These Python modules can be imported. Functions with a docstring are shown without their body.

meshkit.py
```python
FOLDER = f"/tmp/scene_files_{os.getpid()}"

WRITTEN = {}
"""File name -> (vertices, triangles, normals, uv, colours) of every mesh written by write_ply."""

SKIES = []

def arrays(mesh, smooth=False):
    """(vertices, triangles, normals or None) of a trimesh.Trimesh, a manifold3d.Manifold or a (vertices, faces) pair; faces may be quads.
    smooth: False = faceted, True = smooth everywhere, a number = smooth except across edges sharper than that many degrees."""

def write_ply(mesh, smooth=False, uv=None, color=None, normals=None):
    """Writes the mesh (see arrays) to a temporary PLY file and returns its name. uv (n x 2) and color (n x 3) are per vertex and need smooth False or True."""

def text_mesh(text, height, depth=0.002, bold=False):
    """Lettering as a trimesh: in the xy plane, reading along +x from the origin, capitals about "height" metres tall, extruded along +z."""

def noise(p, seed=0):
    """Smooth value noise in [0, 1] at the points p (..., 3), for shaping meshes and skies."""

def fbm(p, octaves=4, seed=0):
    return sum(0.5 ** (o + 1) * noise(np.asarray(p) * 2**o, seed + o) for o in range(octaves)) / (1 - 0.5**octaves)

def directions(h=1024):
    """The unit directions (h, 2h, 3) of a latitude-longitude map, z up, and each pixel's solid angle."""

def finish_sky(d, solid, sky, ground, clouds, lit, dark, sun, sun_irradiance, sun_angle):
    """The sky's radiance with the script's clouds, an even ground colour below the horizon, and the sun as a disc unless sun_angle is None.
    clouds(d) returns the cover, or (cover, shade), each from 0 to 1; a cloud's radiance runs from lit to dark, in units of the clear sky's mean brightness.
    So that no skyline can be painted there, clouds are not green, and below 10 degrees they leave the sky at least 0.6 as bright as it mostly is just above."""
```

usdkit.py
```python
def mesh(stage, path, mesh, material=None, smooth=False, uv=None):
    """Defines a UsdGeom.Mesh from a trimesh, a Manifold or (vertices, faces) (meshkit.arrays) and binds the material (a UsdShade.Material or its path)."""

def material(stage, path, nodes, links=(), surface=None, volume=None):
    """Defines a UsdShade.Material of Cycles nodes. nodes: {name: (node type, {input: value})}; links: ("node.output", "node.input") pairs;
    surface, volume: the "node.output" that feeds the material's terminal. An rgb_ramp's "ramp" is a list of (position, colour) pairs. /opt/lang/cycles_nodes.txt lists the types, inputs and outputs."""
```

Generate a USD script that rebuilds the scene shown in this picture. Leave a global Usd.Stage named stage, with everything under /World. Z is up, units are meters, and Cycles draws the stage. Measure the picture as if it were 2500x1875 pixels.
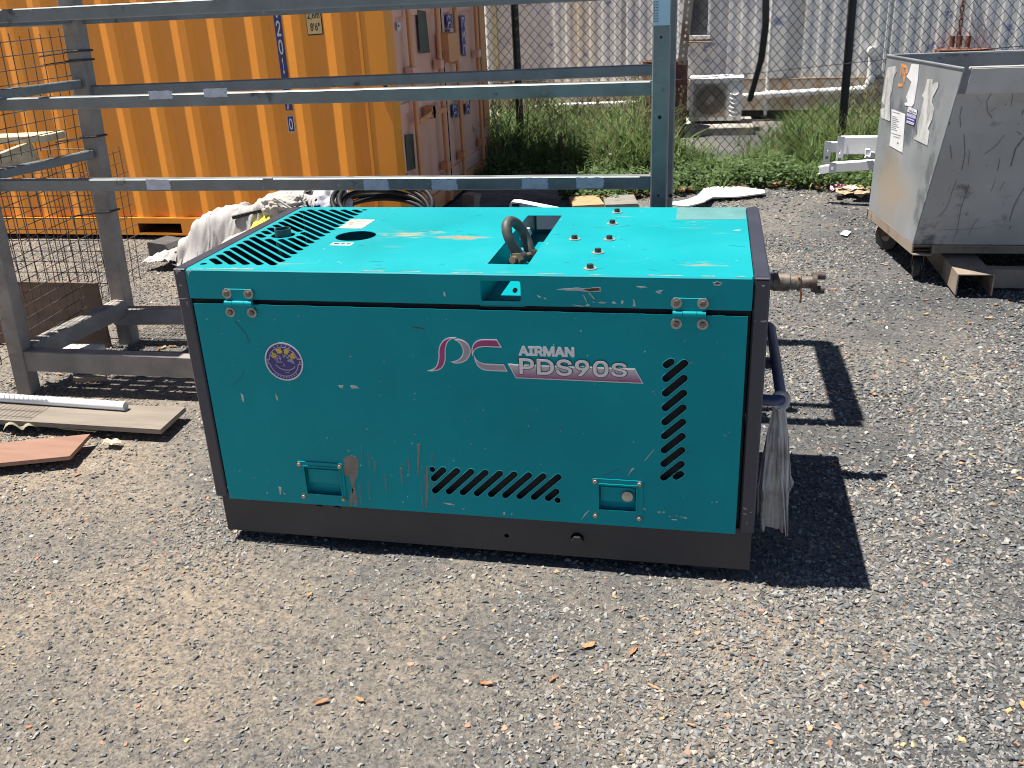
import math, re
import numpy as np, trimesh, manifold3d, usdkit, meshkit
from pxr import Usd, UsdGeom, UsdLux, UsdShade, Gf, Sdf, Vt
from shapely.geometry import Polygon, LineString, Point, box as sbox
from shapely.ops import unary_union
from shapely import affinity

stage = Usd.Stage.CreateInMemory()
UsdGeom.SetStageUpAxis(stage, 'Z'); UsdGeom.SetStageMetersPerUnit(stage, 1.0)
UsdGeom.Xform.Define(stage, '/World'); UsdGeom.Scope.Define(stage, '/World/Looks')
stage.SetDefaultPrim(stage.GetPrimAtPath('/World'))

# ---------------------------------------------------------------- camera, sky, sun, exposure
CAM_M = np.array([[0.97822189, 0.20297525, -0.04339328],
                  [0.03960694, -0.38775980, -0.92091913],
                  [-0.20374793, 0.89913480, -0.38735435]])      # right, down, forward in the world
CAM_C = np.array([1.3153, -2.0161, 1.3813]); CAM_F = 2250.2      # focal length in pixels of a 2500 wide picture
EXPOSURE = 1.1
SUN_I, SKY_S = 1.25, 0.058
SUN = np.array([-0.367, -0.006, 1.0]); SUN /= np.linalg.norm(SUN)

cam = UsdGeom.Camera.Define(stage, '/World/camera')
m4 = np.eye(4); m4[0, :3] = CAM_M[0]; m4[1, :3] = -CAM_M[1]; m4[2, :3] = -CAM_M[2]; m4[3, :3] = CAM_C
cam.AddTransformOp().Set(Gf.Matrix4d(*m4.ravel().tolist()))
cam.CreateHorizontalApertureAttr(36.0); cam.CreateVerticalApertureAttr(27.0)
cam.CreateFocalLengthAttr(36.0 * CAM_F / 2500); cam.CreateClippingRangeAttr((0.05, 2000.0))
cam.CreateExposureAttr(EXPOSURE)

el = math.asin(SUN[2]); rot = math.atan2(SUN[0], SUN[1])
sky = UsdLux.DomeLight.Define(stage, '/World/sky'); sky.CreateIntensityAttr(1.0)
skym = usdkit.material(stage, '/World/Looks/sky', {
    's': ('sky_texture', {'sky_type': 'single_scattering', 'sun_disc': False, 'sun_elevation': el, 'sun_rotation': rot, 'altitude': 400.0, 'air_density': 0.55, 'aerosol_density': 0.35, 'ozone_density': 1.0}),
    'b': ('background_shader', {'strength': SKY_S})}, [('s.color', 'b.color')], surface='b.background')
UsdShade.MaterialBindingAPI.Apply(sky.GetPrim()).Bind(skym)
sky.GetPrim().SetCustomDataByKey('kind', 'structure')
sun = UsdLux.DistantLight.Define(stage, '/World/sun')
sun.CreateIntensityAttr(SUN_I); sun.CreateAngleAttr(0.5); sun.CreateNormalizeAttr(True); sun.CreateColorAttr(Gf.Vec3f(1.0, 0.955, 0.88))
zx = SUN; xx = np.cross([0, 1, 0], zx); xx /= np.linalg.norm(xx); yx = np.cross(zx, xx)
m4 = np.eye(4); m4[0, :3] = xx; m4[1, :3] = yx; m4[2, :3] = zx
sun.AddTransformOp().Set(Gf.Matrix4d(*m4.ravel().tolist()))

# ---------------------------------------------------------------- helpers
def ray(u, v):
    d = np.array([(u - 1250) / CAM_F, (v - 937.5) / CAM_F, 1.0]) @ CAM_M
    return d
def onZ(u, v, z=0.0): d = ray(u, v); return CAM_C + d * (z - CAM_C[2]) / d[2]
def onY(u, v, y): d = ray(u, v); return CAM_C + d * (y - CAM_C[1]) / d[1]
def onX(u, v, x): d = ray(u, v); return CAM_C + d * (x - CAM_C[0]) / d[0]
def crop(x0, y0, s): return lambda u, v: (x0 + u / s, y0 + v / s)

def c(r, g, b):
    f = lambda x: x / 255 / 12.92 if x / 255 <= 0.04045 else ((x / 255 + 0.055) / 1.055) ** 2.4
    return (f(r), f(g), f(b))

used = {}
def numbered(parent, name):
    k = (parent, name); n = used.get(k, 0); used[k] = n + 1
    return f'{parent}/{name}' if n == 0 else f'{parent}/{name}_{n:03d}'
ORIGIN, SHEAR = {}, {}
def tag(prim, label=None, cat=None, group=None, kind=None):
    prim = prim.GetPrim() if hasattr(prim, 'GetPrim') else prim
    for k, v in (('label', label), ('category', cat), ('group', group), ('kind', kind)):
        if v: prim.SetCustomDataByKey(k, v)
    return prim
def thing(name, label, cat, loc=(0, 0, 0), group=None, kind=None):
    p = numbered('/World', name); x = UsdGeom.Xform.Define(stage, p)
    x.AddTranslateOp().Set(Gf.Vec3d(*map(float, loc))); ORIGIN[p] = np.array(loc, float)
    tag(x, label, cat, group, kind); return p
def part(parent, name, mesh, mat, smooth=False, label=None, kind=None):
    """One Mesh prim under parent (a path). The mesh is given in world coordinates."""
    if isinstance(mesh, list): mesh = trimesh.util.concatenate(mesh)
    root = '/' + '/'.join(parent.split('/')[1:3]); o = ORIGIN.get(root, np.zeros(3))
    v, f, _ = meshkit.arrays(mesh); p = numbered(parent, name)
    if root in SHEAR: v = SHEAR[root](v)
    pr = usdkit.mesh(stage, p, trimesh.Trimesh(v - o, f, process=False), mat, smooth=smooth)
    tag(pr, label, None, None, kind); return p
def single(name, mesh, mat, label=None, cat=None, group=None, kind=None, smooth=False):
    """A thing that is one Mesh directly under /World."""
    if isinstance(mesh, list): mesh = trimesh.util.concatenate(mesh)
    p = numbered('/World', name); pr = usdkit.mesh(stage, p, mesh, mat, smooth=smooth); tag(pr, label, cat, group, kind); return p

def hull(pts): return trimesh.convex.convex_hull(np.asarray(pts, float))
def bx(x0, x1, y0, y1, z0, z1, b=0.0):
    """A box, its edges chamfered by b."""
    if b <= 0:
        m = trimesh.creation.box((x1 - x0, y1 - y0, z1 - z0)); m.apply_translation(((x0 + x1) / 2, (y0 + y1) / 2, (z0 + z1) / 2)); return m
    b = min(b, (x1 - x0) / 3, (y1 - y0) / 3, (z1 - z0) / 3); P = []
    for x, sx in ((x0, 1), (x1, -1)):
        for y, sy in ((y0, 1), (y1, -1)):
            for z, sz in ((z0, 1), (z1, -1)):
                P += [(x + sx * b, y + sy * b, z), (x + sx * b, y, z + sz * b), (x, y + sy * b, z + sz * b)]
    return hull(P)
def frame_of(d):
    d = np.asarray(d, float) / np.linalg.norm(d); a = np.cross(d, [0, 0, 1.0] if abs(d[2]) < .9 else [1.0, 0, 0]); a /= np.linalg.norm(a)
    return a, np.cross(a, d), d          # side, up-ish, along
def bar(p, q, w, h, b=0.002, up=None):
    """A rectangular bar from p to q, w across and h high."""
    p, q = np.array(p, float), np.array(q, float); L = np.linalg.norm(q - p); a, u, d = frame_of(q - p)
    if up is not None:
        u = np.asarray(up, float) - d * np.dot(up, d); u /= np.linalg.norm(u); a = np.cross(d, u)
    m = bx(-w / 2, w / 2, -h / 2, h / 2, 0, L, b); T = np.eye(4); T[:3, 0], T[:3, 1], T[:3, 2], T[:3, 3] = a, u, d, p
    m.apply_transform(T)
    if np.linalg.det(T[:3, :3]) < 0: m.invert()
    return m
def rod(p, q, r, n=16, r2=None):
    """A closed cylinder or cone from p to q."""
    p, q = np.array(p, float), np.array(q, float); a, u, d = frame_of(q - p); t = np.arange(n) * 2 * np.pi / n
    e = np.cos(t)[:, None] * a + np.sin(t)[:, None] * u; r2 = r if r2 is None else r2
    return hull(np.vstack([p + r * e, q + r2 * e]))
def tube(pts, r, n=8, closed=False, cap=True):
    """A polyline swept into a tube; r may be one radius per point."""
    P = np.asarray(pts, float); N = len(P); r = np.broadcast_to(r, (N,))
    T = (np.roll(P, -1, 0) - np.roll(P, 1, 0)) if closed else np.gradient(P, axis=0)
    T /= np.linalg.norm(T, axis=1, keepdims=True) + 1e-12
    a = np.cross(T[0], [0, 0, 1.0] if abs(T[0][2]) < .9 else [1.0, 0, 0]); a /= np.linalg.norm(a); V = []; t = np.arange(n) * 2 * np.pi / n
    for i in range(N):
        a = a - T[i] * np.dot(a, T[i]); a /= np.linalg.norm(a); u = np.cross(T[i], a)
        V.append(P[i] + r[i] * (np.cos(t)[:, None] * a + np.sin(t)[:, None] * u))
    V = np.vstack(V); F = []; M = N if closed else N - 1
    for i in range(M):
        j = (i + 1) % N
        for k in range(n):
            l = (k + 1) % n; F += [(i * n + k, i * n + l, j * n + l), (i * n + k, j * n + l, j * n + k)]
    if not closed and cap:
        V = np.vstack([V, P[:1], P[-1:]]); s, e = len(V) - 2, len(V) - 1
        for k in range(n): l = (k + 1) % n; F += [(s, l, k), (e, (N - 1) * n + k, (N - 1) * n + l)]
    return trimesh.Trimesh(V, np.array(F), process=False)
def lathe(p, q, prof, n=20):
    """prof: (distance along pq, radius) pairs, turned about the axis from p towards q; closed at both ends."""
    p, q = np.array(p, float), np.array(q, float); a, u, d = frame_of(q - p); t = np.arange(n) * 2 * np.pi / n
    e = np.cos(t)[:, None] * a + np.sin(t)[:, None] * u; V = np.vstack([p + d * s + max(r, 1e-5) * e for s, r in prof]); F = []; N = len(prof)
    for i in range(N - 1):
        for k in range(n):
            l = (k + 1) % n; F += [(i * n + k, i * n + l, (i + 1) * n + l), (i * n + k, (i + 1) * n + l, (i + 1) * n + k)]
    V = np.vstack([V, p + d * prof[0][0], p + d * prof[-1][0]]); s = len(V) - 2
    for k in range(n): l = (k + 1) % n; F += [(s, l, k), (s + 1, (N - 1) * n + k, (N - 1) * n + l)]
    return trimesh.Trimesh(V, np.array(F), process=False)
def plate(poly, t, org, ex, ey):
    """A shapely polygon (or several), extruded by t along ex x ey from the plane through org."""
    ex, ey = np.asarray(ex, float), np.asarray(ey, float); ez = np.cross(ex, ey); out = []
    for g in getattr(poly, 'geoms', [poly]):
        if g.is_empty or g.geom_type != 'Polygon' or g.area < 1e-9: continue
        m = trimesh.creation.extrude_polygon(g, t, engine='earcut'); v = np.array(m.vertices)
        out.append(trimesh.Trimesh(np.asarray(org, float) + v[:, :1] * ex + v[:, 1:2] * ey + v[:, 2:] * ez, m.faces, process=False))
    return trimesh.util.concatenate(out)
def front(poly, y, t):        # a plate in x, z whose outer face looks to -y at y; thickness t behind it
    return plate(poly, t, (0, y + t, 0), (1, 0, 0), (0, 0, 1))
def flat(poly, z, t):         # a plate in x, y whose top is at z
    return plate(poly, t, (0, 0, z - t), (1, 0, 0), (0, 1, 0))
def sideX(poly, x, t):        # a plate in y, z whose outer face looks to +x at x
    return plate(poly, t, (x - t, 0, 0), (0, 1, 0), (0, 0, 1))
def sheet(grid, t=0.0):
    """A grid (n, m, 3) of points as a surface; thickness t along its normals (0 = one layer)."""
    G = np.asarray(grid, float); n, m = G.shape[:2]; idx = np.arange(n * m).reshape(n, m)
    F = np.vstack([np.stack([idx[:-1, :-1], idx[1:, :-1], idx[1:, 1:]], -1).reshape(-1, 3), np.stack([idx[:-1, :-1], idx[1:, 1:], idx[:-1, 1:]], -1).reshape(-1, 3)])
    V = G.reshape(-1, 3)
    if t <= 0: return trimesh.Trimesh(V, F, process=False)
    N = np.cross(np.gradient(G, axis=0), np.gradient(G, axis=1)); N /= np.linalg.norm(N, axis=-1, keepdims=True) + 1e-12
    W = (G + N * t).reshape(-1, 3); k = n * m
    ring = np.concatenate([idx[0, :], idx[1:, -1], idx[-1, -2::-1], idx[-2:0:-1, 0]]); nx = np.roll(ring, -1)
    S = np.vstack([np.stack([ring, nx, nx + k], -1), np.stack([ring, nx + k, ring + k], -1)])
    mm = trimesh.Trimesh(np.vstack([V, W]), np.vstack([F[:, ::-1], F + k, S]), process=False); return mm
def bolt(p, d, r, h=None, washer=1.45):
    """A hexagon bolt head on a washer at p, pointing along d."""
    p, d = np.array(p, float), np.array(d, float); d /= np.linalg.norm(d); h = h or r * .8
    return [rod(p, p + d * r * .25, r * washer, 18), rod(p + d * r * .24, p + d * (r * .25 + h), r, 6, r * .93)]
def jitter(mesh, amp, scale, seed=0):
    v = np.array(mesh.vertices); k = np.stack([meshkit.fbm(v * scale + 7.3 * i, 3, seed + i) for i in range(3)], -1) - .5
    return trimesh.Trimesh(v + 2 * amp * k, mesh.faces, process=False)
def subdiv(mesh, L):
    v, f = trimesh.remesh.subdivide_to_size(np.array(mesh.vertices), np.array(mesh.faces), L); return trimesh.Trimesh(v, f)

# ---------------------------------------------------------------- materials
def M(name, cols, scale=6.0, rough=.6, metal=0.0, spec=.5, layers=(), bump=0.0, bscale=60.0, stretch=(1, 1, 1), detail=5.0, coat=0.0, rvar=0.0, obj=False, rand=0.0, spots=()):
    """A procedural paint, metal, wood ... cols: one colour or a ramp over noise. layers: (colour, scale, low, high, stretch) patches laid over it where
    their noise runs from low to high."""
    n, l = {'p': ('principled_bsdf', {'roughness': rough, 'metallic': metal, 'specular_ior_level': spec, 'coat_weight': coat, 'coat_roughness': .15})}, []
    if obj: n['g'] = ('texture_coordinate', {}); pos = 'g.object'
    else: n['g'] = ('geometry', {}); pos = 'g.position'
    if not isinstance(cols, list): cols = [(0, tuple(x * .93 for x in cols)), (1, tuple(min(1, x * 1.07) for x in cols))]
    n['m'] = ('mapping', {'mapping_type': 'point', 'scale': stretch}); l.append((pos, 'm.vector'))
    n['n'] = ('noise_texture', {'scale': scale, 'detail': detail, 'roughness': .6}); l.append(('m.vector', 'n.vector'))
    n['s'] = ('map_range', {'from_min': .3, 'from_max': .7, 'clamp': True}); l.append(('n.fac', 's.value'))
    n['r'] = ('rgb_ramp', {'ramp': cols}); l.append(('s.result', 'r.fac')); last = 'r.color'
    for i, (col, sc, lo, hi, st) in enumerate(layers):
        n[f'm{i}'] = ('mapping', {'mapping_type': 'point', 'scale': st, 'location': (3.1 * i + 1.7, 2.3 * i, 5.9 * i + .6)}); l.append((pos, f'm{i}.vector'))
        n[f'n{i}'] = ('noise_texture', {'scale': sc, 'detail': 6.0, 'roughness': .65}); l.append((f'm{i}.vector', f'n{i}.vector'))
        n[f'a{i}'] = ('map_range', {'range_type': 'smoothstep', 'from_min': lo, 'from_max': hi, 'clamp': True}); l.append((f'n{i}.fac', f'a{i}.value'))
        n[f'x{i}'] = ('mix', {'mix_type': 'mix', 'color2': col}); l += [(f'a{i}.result', f'x{i}.fac'), (last, f'x{i}.color1')]; last = f'x{i}.color'
    for i, (col, ctr, rad, sc, lo, hi) in enumerate(spots):                  # a stain that lies round one place: (colour, centre, reach, noise scale, low, high)
        n[f'sm{i}'] = ('mapping', {'mapping_type': 'point', 'location': tuple(-a / b for a, b in zip(ctr, rad)), 'scale': tuple(1 / b for b in rad)}); n[f'sg{i}'] = ('gradient_texture', {'gradient_type': 'spherical'})
        n[f'sn{i}'] = ('noise_texture', {'scale': sc, 'detail': 7.0, 'roughness': .7}); n[f'sk{i}'] = ('mapping', {'mapping_type': 'point', 'scale': (.35, 1.3, 1)}); n[f'sa{i}'] = ('math', {'math_type': 'multiply'}); n[f'sf{i}'] = ('map_range', {'range_type': 'smoothstep', 'from_min': lo, 'from_max': hi, 'clamp': True}); n[f'sq{i}'] = ('math', {'math_type': 'sqrt'}); n[f'sx{i}'] = ('mix', {'mix_type': 'mix', 'color2': col})
        l += [(pos, f'sm{i}.vector'), (f'sm{i}.vector', f'sg{i}.vector'), (pos, f'sk{i}.vector'), (f'sk{i}.vector', f'sn{i}.vector'), (f'sg{i}.fac', f'sq{i}.value1'), (f'sq{i}.value', f'sa{i}.value1'), (f'sn{i}.fac', f'sa{i}.value2'), (f'sa{i}.value', f'sf{i}.value'), (f'sf{i}.result', f'sx{i}.fac'), (last, f'sx{i}.color1')]; last = f'sx{i}.color'
    if rand:
        n['oi'] = ('object_info', {}); n['rm'] = ('map_range', {'to_min': 1 - rand, 'to_max': 1 + rand}); l.append(('oi.random', 'rm.value'))
        n['cc'] = ('combine_color', {}); l += [('rm.result', 'cc.r'), ('rm.result', 'cc.g'), ('rm.result', 'cc.b')]
        n['xm'] = ('mix', {'mix_type': 'multiply', 'fac': 1.0}); l += [(last, 'xm.color1'), ('cc.color', 'xm.color2')]; last = 'xm.color'
    l.append((last, 'p.base_color'))
    if rvar:
        n['rr'] = ('map_range', {'from_min': .3, 'from_max': .7, 'to_min': max(.03, rough - rvar), 'to_max': min(1, rough + rvar), 'clamp': True}); l += [('n.fac', 'rr.value'), ('rr.result', 'p.roughness')]
    if bump:
        n['bn'] = ('noise_texture', {'scale': bscale, 'detail': 4.0, 'roughness': .6}); l.append(('m.vector', 'bn.vector'))
        n['b'] = ('bump', {'strength': 1.0, 'distance': bump}); l += [('bn.fac', 'b.height'), ('b.normal', 'p.normal')]
    return usdkit.material(stage, '/World/Looks/' + name, n, l, surface='p.BSDF')
def plain(name, col, rough=.6, metal=0.0): return usdkit.material(stage, '/World/Looks/' + name, {'p': ('principled_bsdf', {'base_color': col, 'roughness': rough, 'metallic': metal})}, surface='p.BSDF')
O3 = (1, 1, 1)
# paints and metals: their own colours, grain, dirt and wear
TEAL = M('teal_paint', [(0, (.0004, .225, .255)), (1, (.001, .265, .30))], 3, .42, spec=.13, rvar=.08, layers=[
    ((.004, .23, .25), 2.2, .55, .85, O3), ((.08, .11, .09), 9, .66, .8, (1, 1, .25)), ((.20, .27, .26), 140, .75, .79, O3)], bump=.0006, bscale=5)
TEAL_TOP = M('teal_paint_roof', [(0, (.001, .235, .26)), (1, (.003, .27, .30))], 3, .45, spec=.25, rvar=.08, layers=[
    ((.012, .28, .305), 2.6, .5, .8, O3), ((.24, .20, .13), 5, .63, .78, (.5, 2.2, 1)), ((.02, .12, .13), 16, .68, .74, (.35, 1.6, 1)), ((.40, .44, .42), 95, .75, .79, O3)], bump=.0006, bscale=5,
    spots=[((.30, .27, .19), (.50, .37, .79), (.26, .12, .1), 42, .40, .58), ((.34, .20, .10), (.66, .335, .79), (.16, .05, .1), 60, .36, .52), ((.20, .24, .18), (1.30, .10, .79), (.12, .06, .1), 50, .38, .52), ((.02, .14, .15), (.98, .40, .79), (.25, .3, .1), 22, .50, .60), ((.22, .30, .28), (1.28, .55, .79), (.2, .3, .1), 70, .52, .60)])
TEAL_IN = M('teal_paint_inside', (.008, .15, .17), 4, .6)
NAVY = M('charcoal_paint', [(0, (.025, .026, .038)), (1, (.034, .035, .051))], 5, .45, spec=.55, rvar=.06, layers=[((.10, .10, .11), 120, .74, .78, O3), ((.05, .045, .04), 7, .6, .8, (1, 1, .3))], bump=.0005, bscale=6)
BASEBLK = M('black_base_paint', [(0, (.021, .021, .025)), (1, (.029, .029, .033))], 6, .6, layers=[((.045, .04, .037), 5, .60, .8, (1, 1, .4)), ((.12, .11, .10), 110, .74, .78, O3)])
DARKIN = M('dark_inside', (.01, .012, .013), 5, .8)
STEEL_BOLT = M('dull_bolt_steel', [(0, (.10, .085, .07)), (1, (.22, .20, .18))], 120, .5, metal=.7)
BOLT_DARK = M('black_bolt_steel', [(0, (.02, .02, .02)), (1, (.05, .048, .045))], 120, .5, metal=.4)
WASHER = M('zinc_washer', [(0, (.28, .26, .22)), (1, (.42, .4, .36))], 120, .5, metal=.4)
RUST = M('rust', [(0, (.10, .035, .018)), (1, (.22, .09, .045))], 14, .85, layers=[((.05, .02, .012), 30, .55, .7, O3)], bump=.002, bscale=80)
SHACK = M('weathered_shackle_steel', [(0, (.045, .052, .048)), (1, (.085, .09, .085))], 40, .6, metal=.3, layers=[((.02, .20, .21), 25, .62, .7, O3), ((.14, .08, .05), 40, .6, .72, O3)])
GALV = M('galvanised_steel', [(0, (.13, .145, .145)), (1, (.21, .225, .22))], 9, .5, metal=.3, rvar=.1, layers=[((.11, .10, .09), 4, .55, .75, (1, 1, 1)), ((.34, .34, .33), 60, .64, .72, O3), ((.20, .13, .085), 5, .60, .74, O3), ((.07, .075, .075), 11, .62, .70, O3)], bump=.0006, bscale=30)
GALV_DUST = M('dusty_galvanised_steel', [(0, (.17, .155, .14)), (1, (.29, .265, .24))], 7, .65, metal=.15, layers=[((.40, .33, .27), 3, .55, .75, O3)], bump=.0008, bscale=30)
TAPE = M('torn_silver_tape', [(0, (.40, .42, .47)), (1, (.55, .57, .62))], 40, .45, layers=[((.2, .2, .22), 90, .66, .7, O3)])
WHITELBL = M('white_label', (.72, .73, .74), 30, .5)
WIRE = M('rusty_mesh_wire', [(0, (.07, .052, .042)), (1, (.17, .14, .12))], 30, .6, metal=.4)
BLACK = M('black_plastic', (.012, .012, .012), 20, .5)
ORANGE = M('orange_paint', [(0, (.74, .262, .014)), (1, (.80, .29, .018))], 2.5, .42, rvar=.06, layers=[((.66, .24, .02), 2, .6, .85, (1, 1, .3)), ((.20, .08, .03), 30, .73, .77, (1, 1, .2))], bump=.001, bscale=4)
SALMON = M('faded_salmon_paint', [(0, (.70, .38, .265)), (1, (.76, .43, .31))], 3, .55, layers=[((.64, .31, .17), 4, .58, .78, (1, 1, .3)), ((.15, .09, .08), 60, .73, .77, O3)])
RUSTORANGE = M('rusted_orange_paint', [(0, (.62, .27, .105)), (1, (.68, .32, .14))], 5, .6, layers=[((.30, .11, .05), 14, .60, .72, (1, 1, .3))])
BLUE = M('blue_vinyl', (.018, .03, .16), 30, .4)
WHITEP = M('white_vinyl', (.62, .62, .6), 30, .5)
YELLOWV = M('pale_yellow_vinyl', (.72, .52, .22), 30, .5)
BLACKV = M('black_vinyl', (.012, .011, .012), 30, .5)
GREYV = M('worn_grey_vinyl', [(0, (.03, .04, .03)), (1, (.06, .07, .05))], 30, .5)
MAGENTA = M('crimson_vinyl', (.30, .03, .145), 40, .45)
MAUVE = M('mauve_vinyl', (.32, .26, .30), 40, .45)
SILVER = M('silver_vinyl', (.66, .63, .62), 60, .45)
GOLD = M('gold_vinyl', (.62, .44, .06), 60, .45)
SLATE = M('slate_vinyl', (.035, .027, .16), 40, .45)
CHIP = M('bare_metal_chip', [(0, (.30, .30, .29)), (1, (.5, .5, .48))], 80, .5)
CHIPDARK = M('rusty_chip', (.07, .035, .02), 80, .7)
CEMENT = M('dried_cement_splash', [(0, (.16, .14, .12)), (1, (.24, .21, .18))], 60, .9)
# ---------------------------------------------------------------- ground: a dusty yard strewn with blue-grey gravel
rng = np.random.default_rng(7)
DUST = usdkit.material(stage, '/World/Looks/dusty_yard_earth', {
    'g': ('geometry', {}), 'a': ('noise_texture', {'scale': 1.0, 'detail': 6.0, 'roughness': .62}), 'ar': ('rgb_ramp', {'ramp': [(.30, (.105, .107, .11)), (.44, (.165, .16, .152)), (.55, (.25, .222, .19)), (.70, (.345, .285, .22))]}),
    'v': ('voronoi_texture', {'scale': 95.0}) if False else ('noise_texture', {'scale': 120.0, 'detail': 5.0, 'roughness': .7}), 'vr': ('rgb_ramp', {'ramp': [(.32, (.35, .35, .36)), (.5, (.95, .95, .95)), (.68, (1.35, 1.3, 1.22))]}),
    'px': ('separate_xyz', {}), 'pm': ('map_range', {'from_min': -.8, 'from_max': 2.6, 'to_min': .07, 'to_max': -.15, 'clamp': True}), 'pa': ('math', {'math_type': 'add'}),
    'w': ('noise_texture', {'scale': 45.0, 'detail': 3.0}), 'wr': ('rgb_ramp', {'ramp': [(.34, (.72, .73, .76)), (.62, (1.12, 1.1, 1.06))]}),
    'x': ('mix', {'mix_type': 'multiply', 'fac': 1.0}), 'y': ('mix', {'mix_type': 'multiply', 'fac': 1.0}), 'bn': ('bump', {'strength': 1.0, 'distance': .012}), 'p': ('principled_bsdf', {'roughness': .95, 'specular_ior_level': .2})},
    [('g.position', 'a.vector'), ('g.position', 'px.vector'), ('px.x', 'pm.value'), ('a.fac', 'pa.value1'), ('pm.result', 'pa.value2'), ('pa.value', 'ar.fac'), ('g.position', 'v.vector'), ('v.fac', 'vr.fac'), ('g.position', 'w.vector'), ('w.fac', 'wr.fac'), ('ar.color', 'x.color1'), ('vr.color', 'x.color2'), ('x.color', 'y.color1'), ('wr.color', 'y.color2'),
     ('y.color', 'p.base_color'), ('v.fac', 'bn.height'), ('bn.normal', 'p.normal')], surface='p.BSDF')
def hgt(x, y):                                    # the gentle unevenness of the yard
    p = np.stack([np.asarray(x) * 1.3, np.asarray(y) * 1.3, np.zeros_like(np.asarray(x, float))], -1)
    dip = -.024 * np.clip(-np.asarray(x) - .5, 0, 4) * np.clip((np.asarray(y) - 1.9) / 1.4, 0, 1)
    return dip + .022 * (meshkit.fbm(p + 40, 3, 5) - .5) * np.clip((np.abs(np.asarray(x) - .7) - .6) / .8 + (np.abs(np.asarray(y) - .35) - .3) / .6, 0, 1) - .004
gx = np.concatenate([np.linspace(-160, -7, 14)[:-1], np.linspace(-7, 9, 200), np.linspace(9, 160, 14)[1:]]); gy = np.concatenate([np.linspace(-160, -5, 14)[:-1], np.linspace(-5, 10, 190), np.linspace(10, 200, 14)[1:]])
GX, GY = np.meshgrid(gx, gy, indexing='ij')
single('ground', sheet(np.stack([GX, GY, hgt(GX, GY)], -1)), DUST, 'dusty grey-brown yard of earth and crushed stone', 'ground', kind='structure', smooth=True)

def stone(seed, flat_=.52):
    r = np.random.default_rng(seed); v = r.normal(size=(9, 3)); v /= np.linalg.norm(v, axis=1, keepdims=True); v *= r.uniform(.75, 1.1, (9, 1)); v *= np.array([1, r.uniform(.62, .9), flat_ * r.uniform(.8, 1.1)])
    return hull(v)
def stonemat(name, cols, rand=.3): return M(name, cols, 60, .85, spec=.3, rand=rand, layers=[((.23, .205, .175), 90, .50, .70, O3)])
KINDS = [('slate', [(0, (.095, .103, .11)), (1, (.14, .147, .15))], .25), ('grey', [(0, (.165, .163, .158)), (1, (.215, .21, .20))], .32), ('dark', [(0, (.05, .052, .056)), (1, (.08, .08, .08))], .06),
         ('tan', [(0, (.225, .20, .17)), (1, (.295, .26, .22))], .31), ('pale', [(0, (.32, .31, .28)), (1, (.42, .40, .37))], .035), ('brick', [(0, (.28, .14, .085)), (1, (.36, .20, .13))], .012), ('ochre', [(0, (.36, .25, .12)), (1, (.44, .32, .17))], .008)]
P_, S_, R_ = [], [], []
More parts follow.
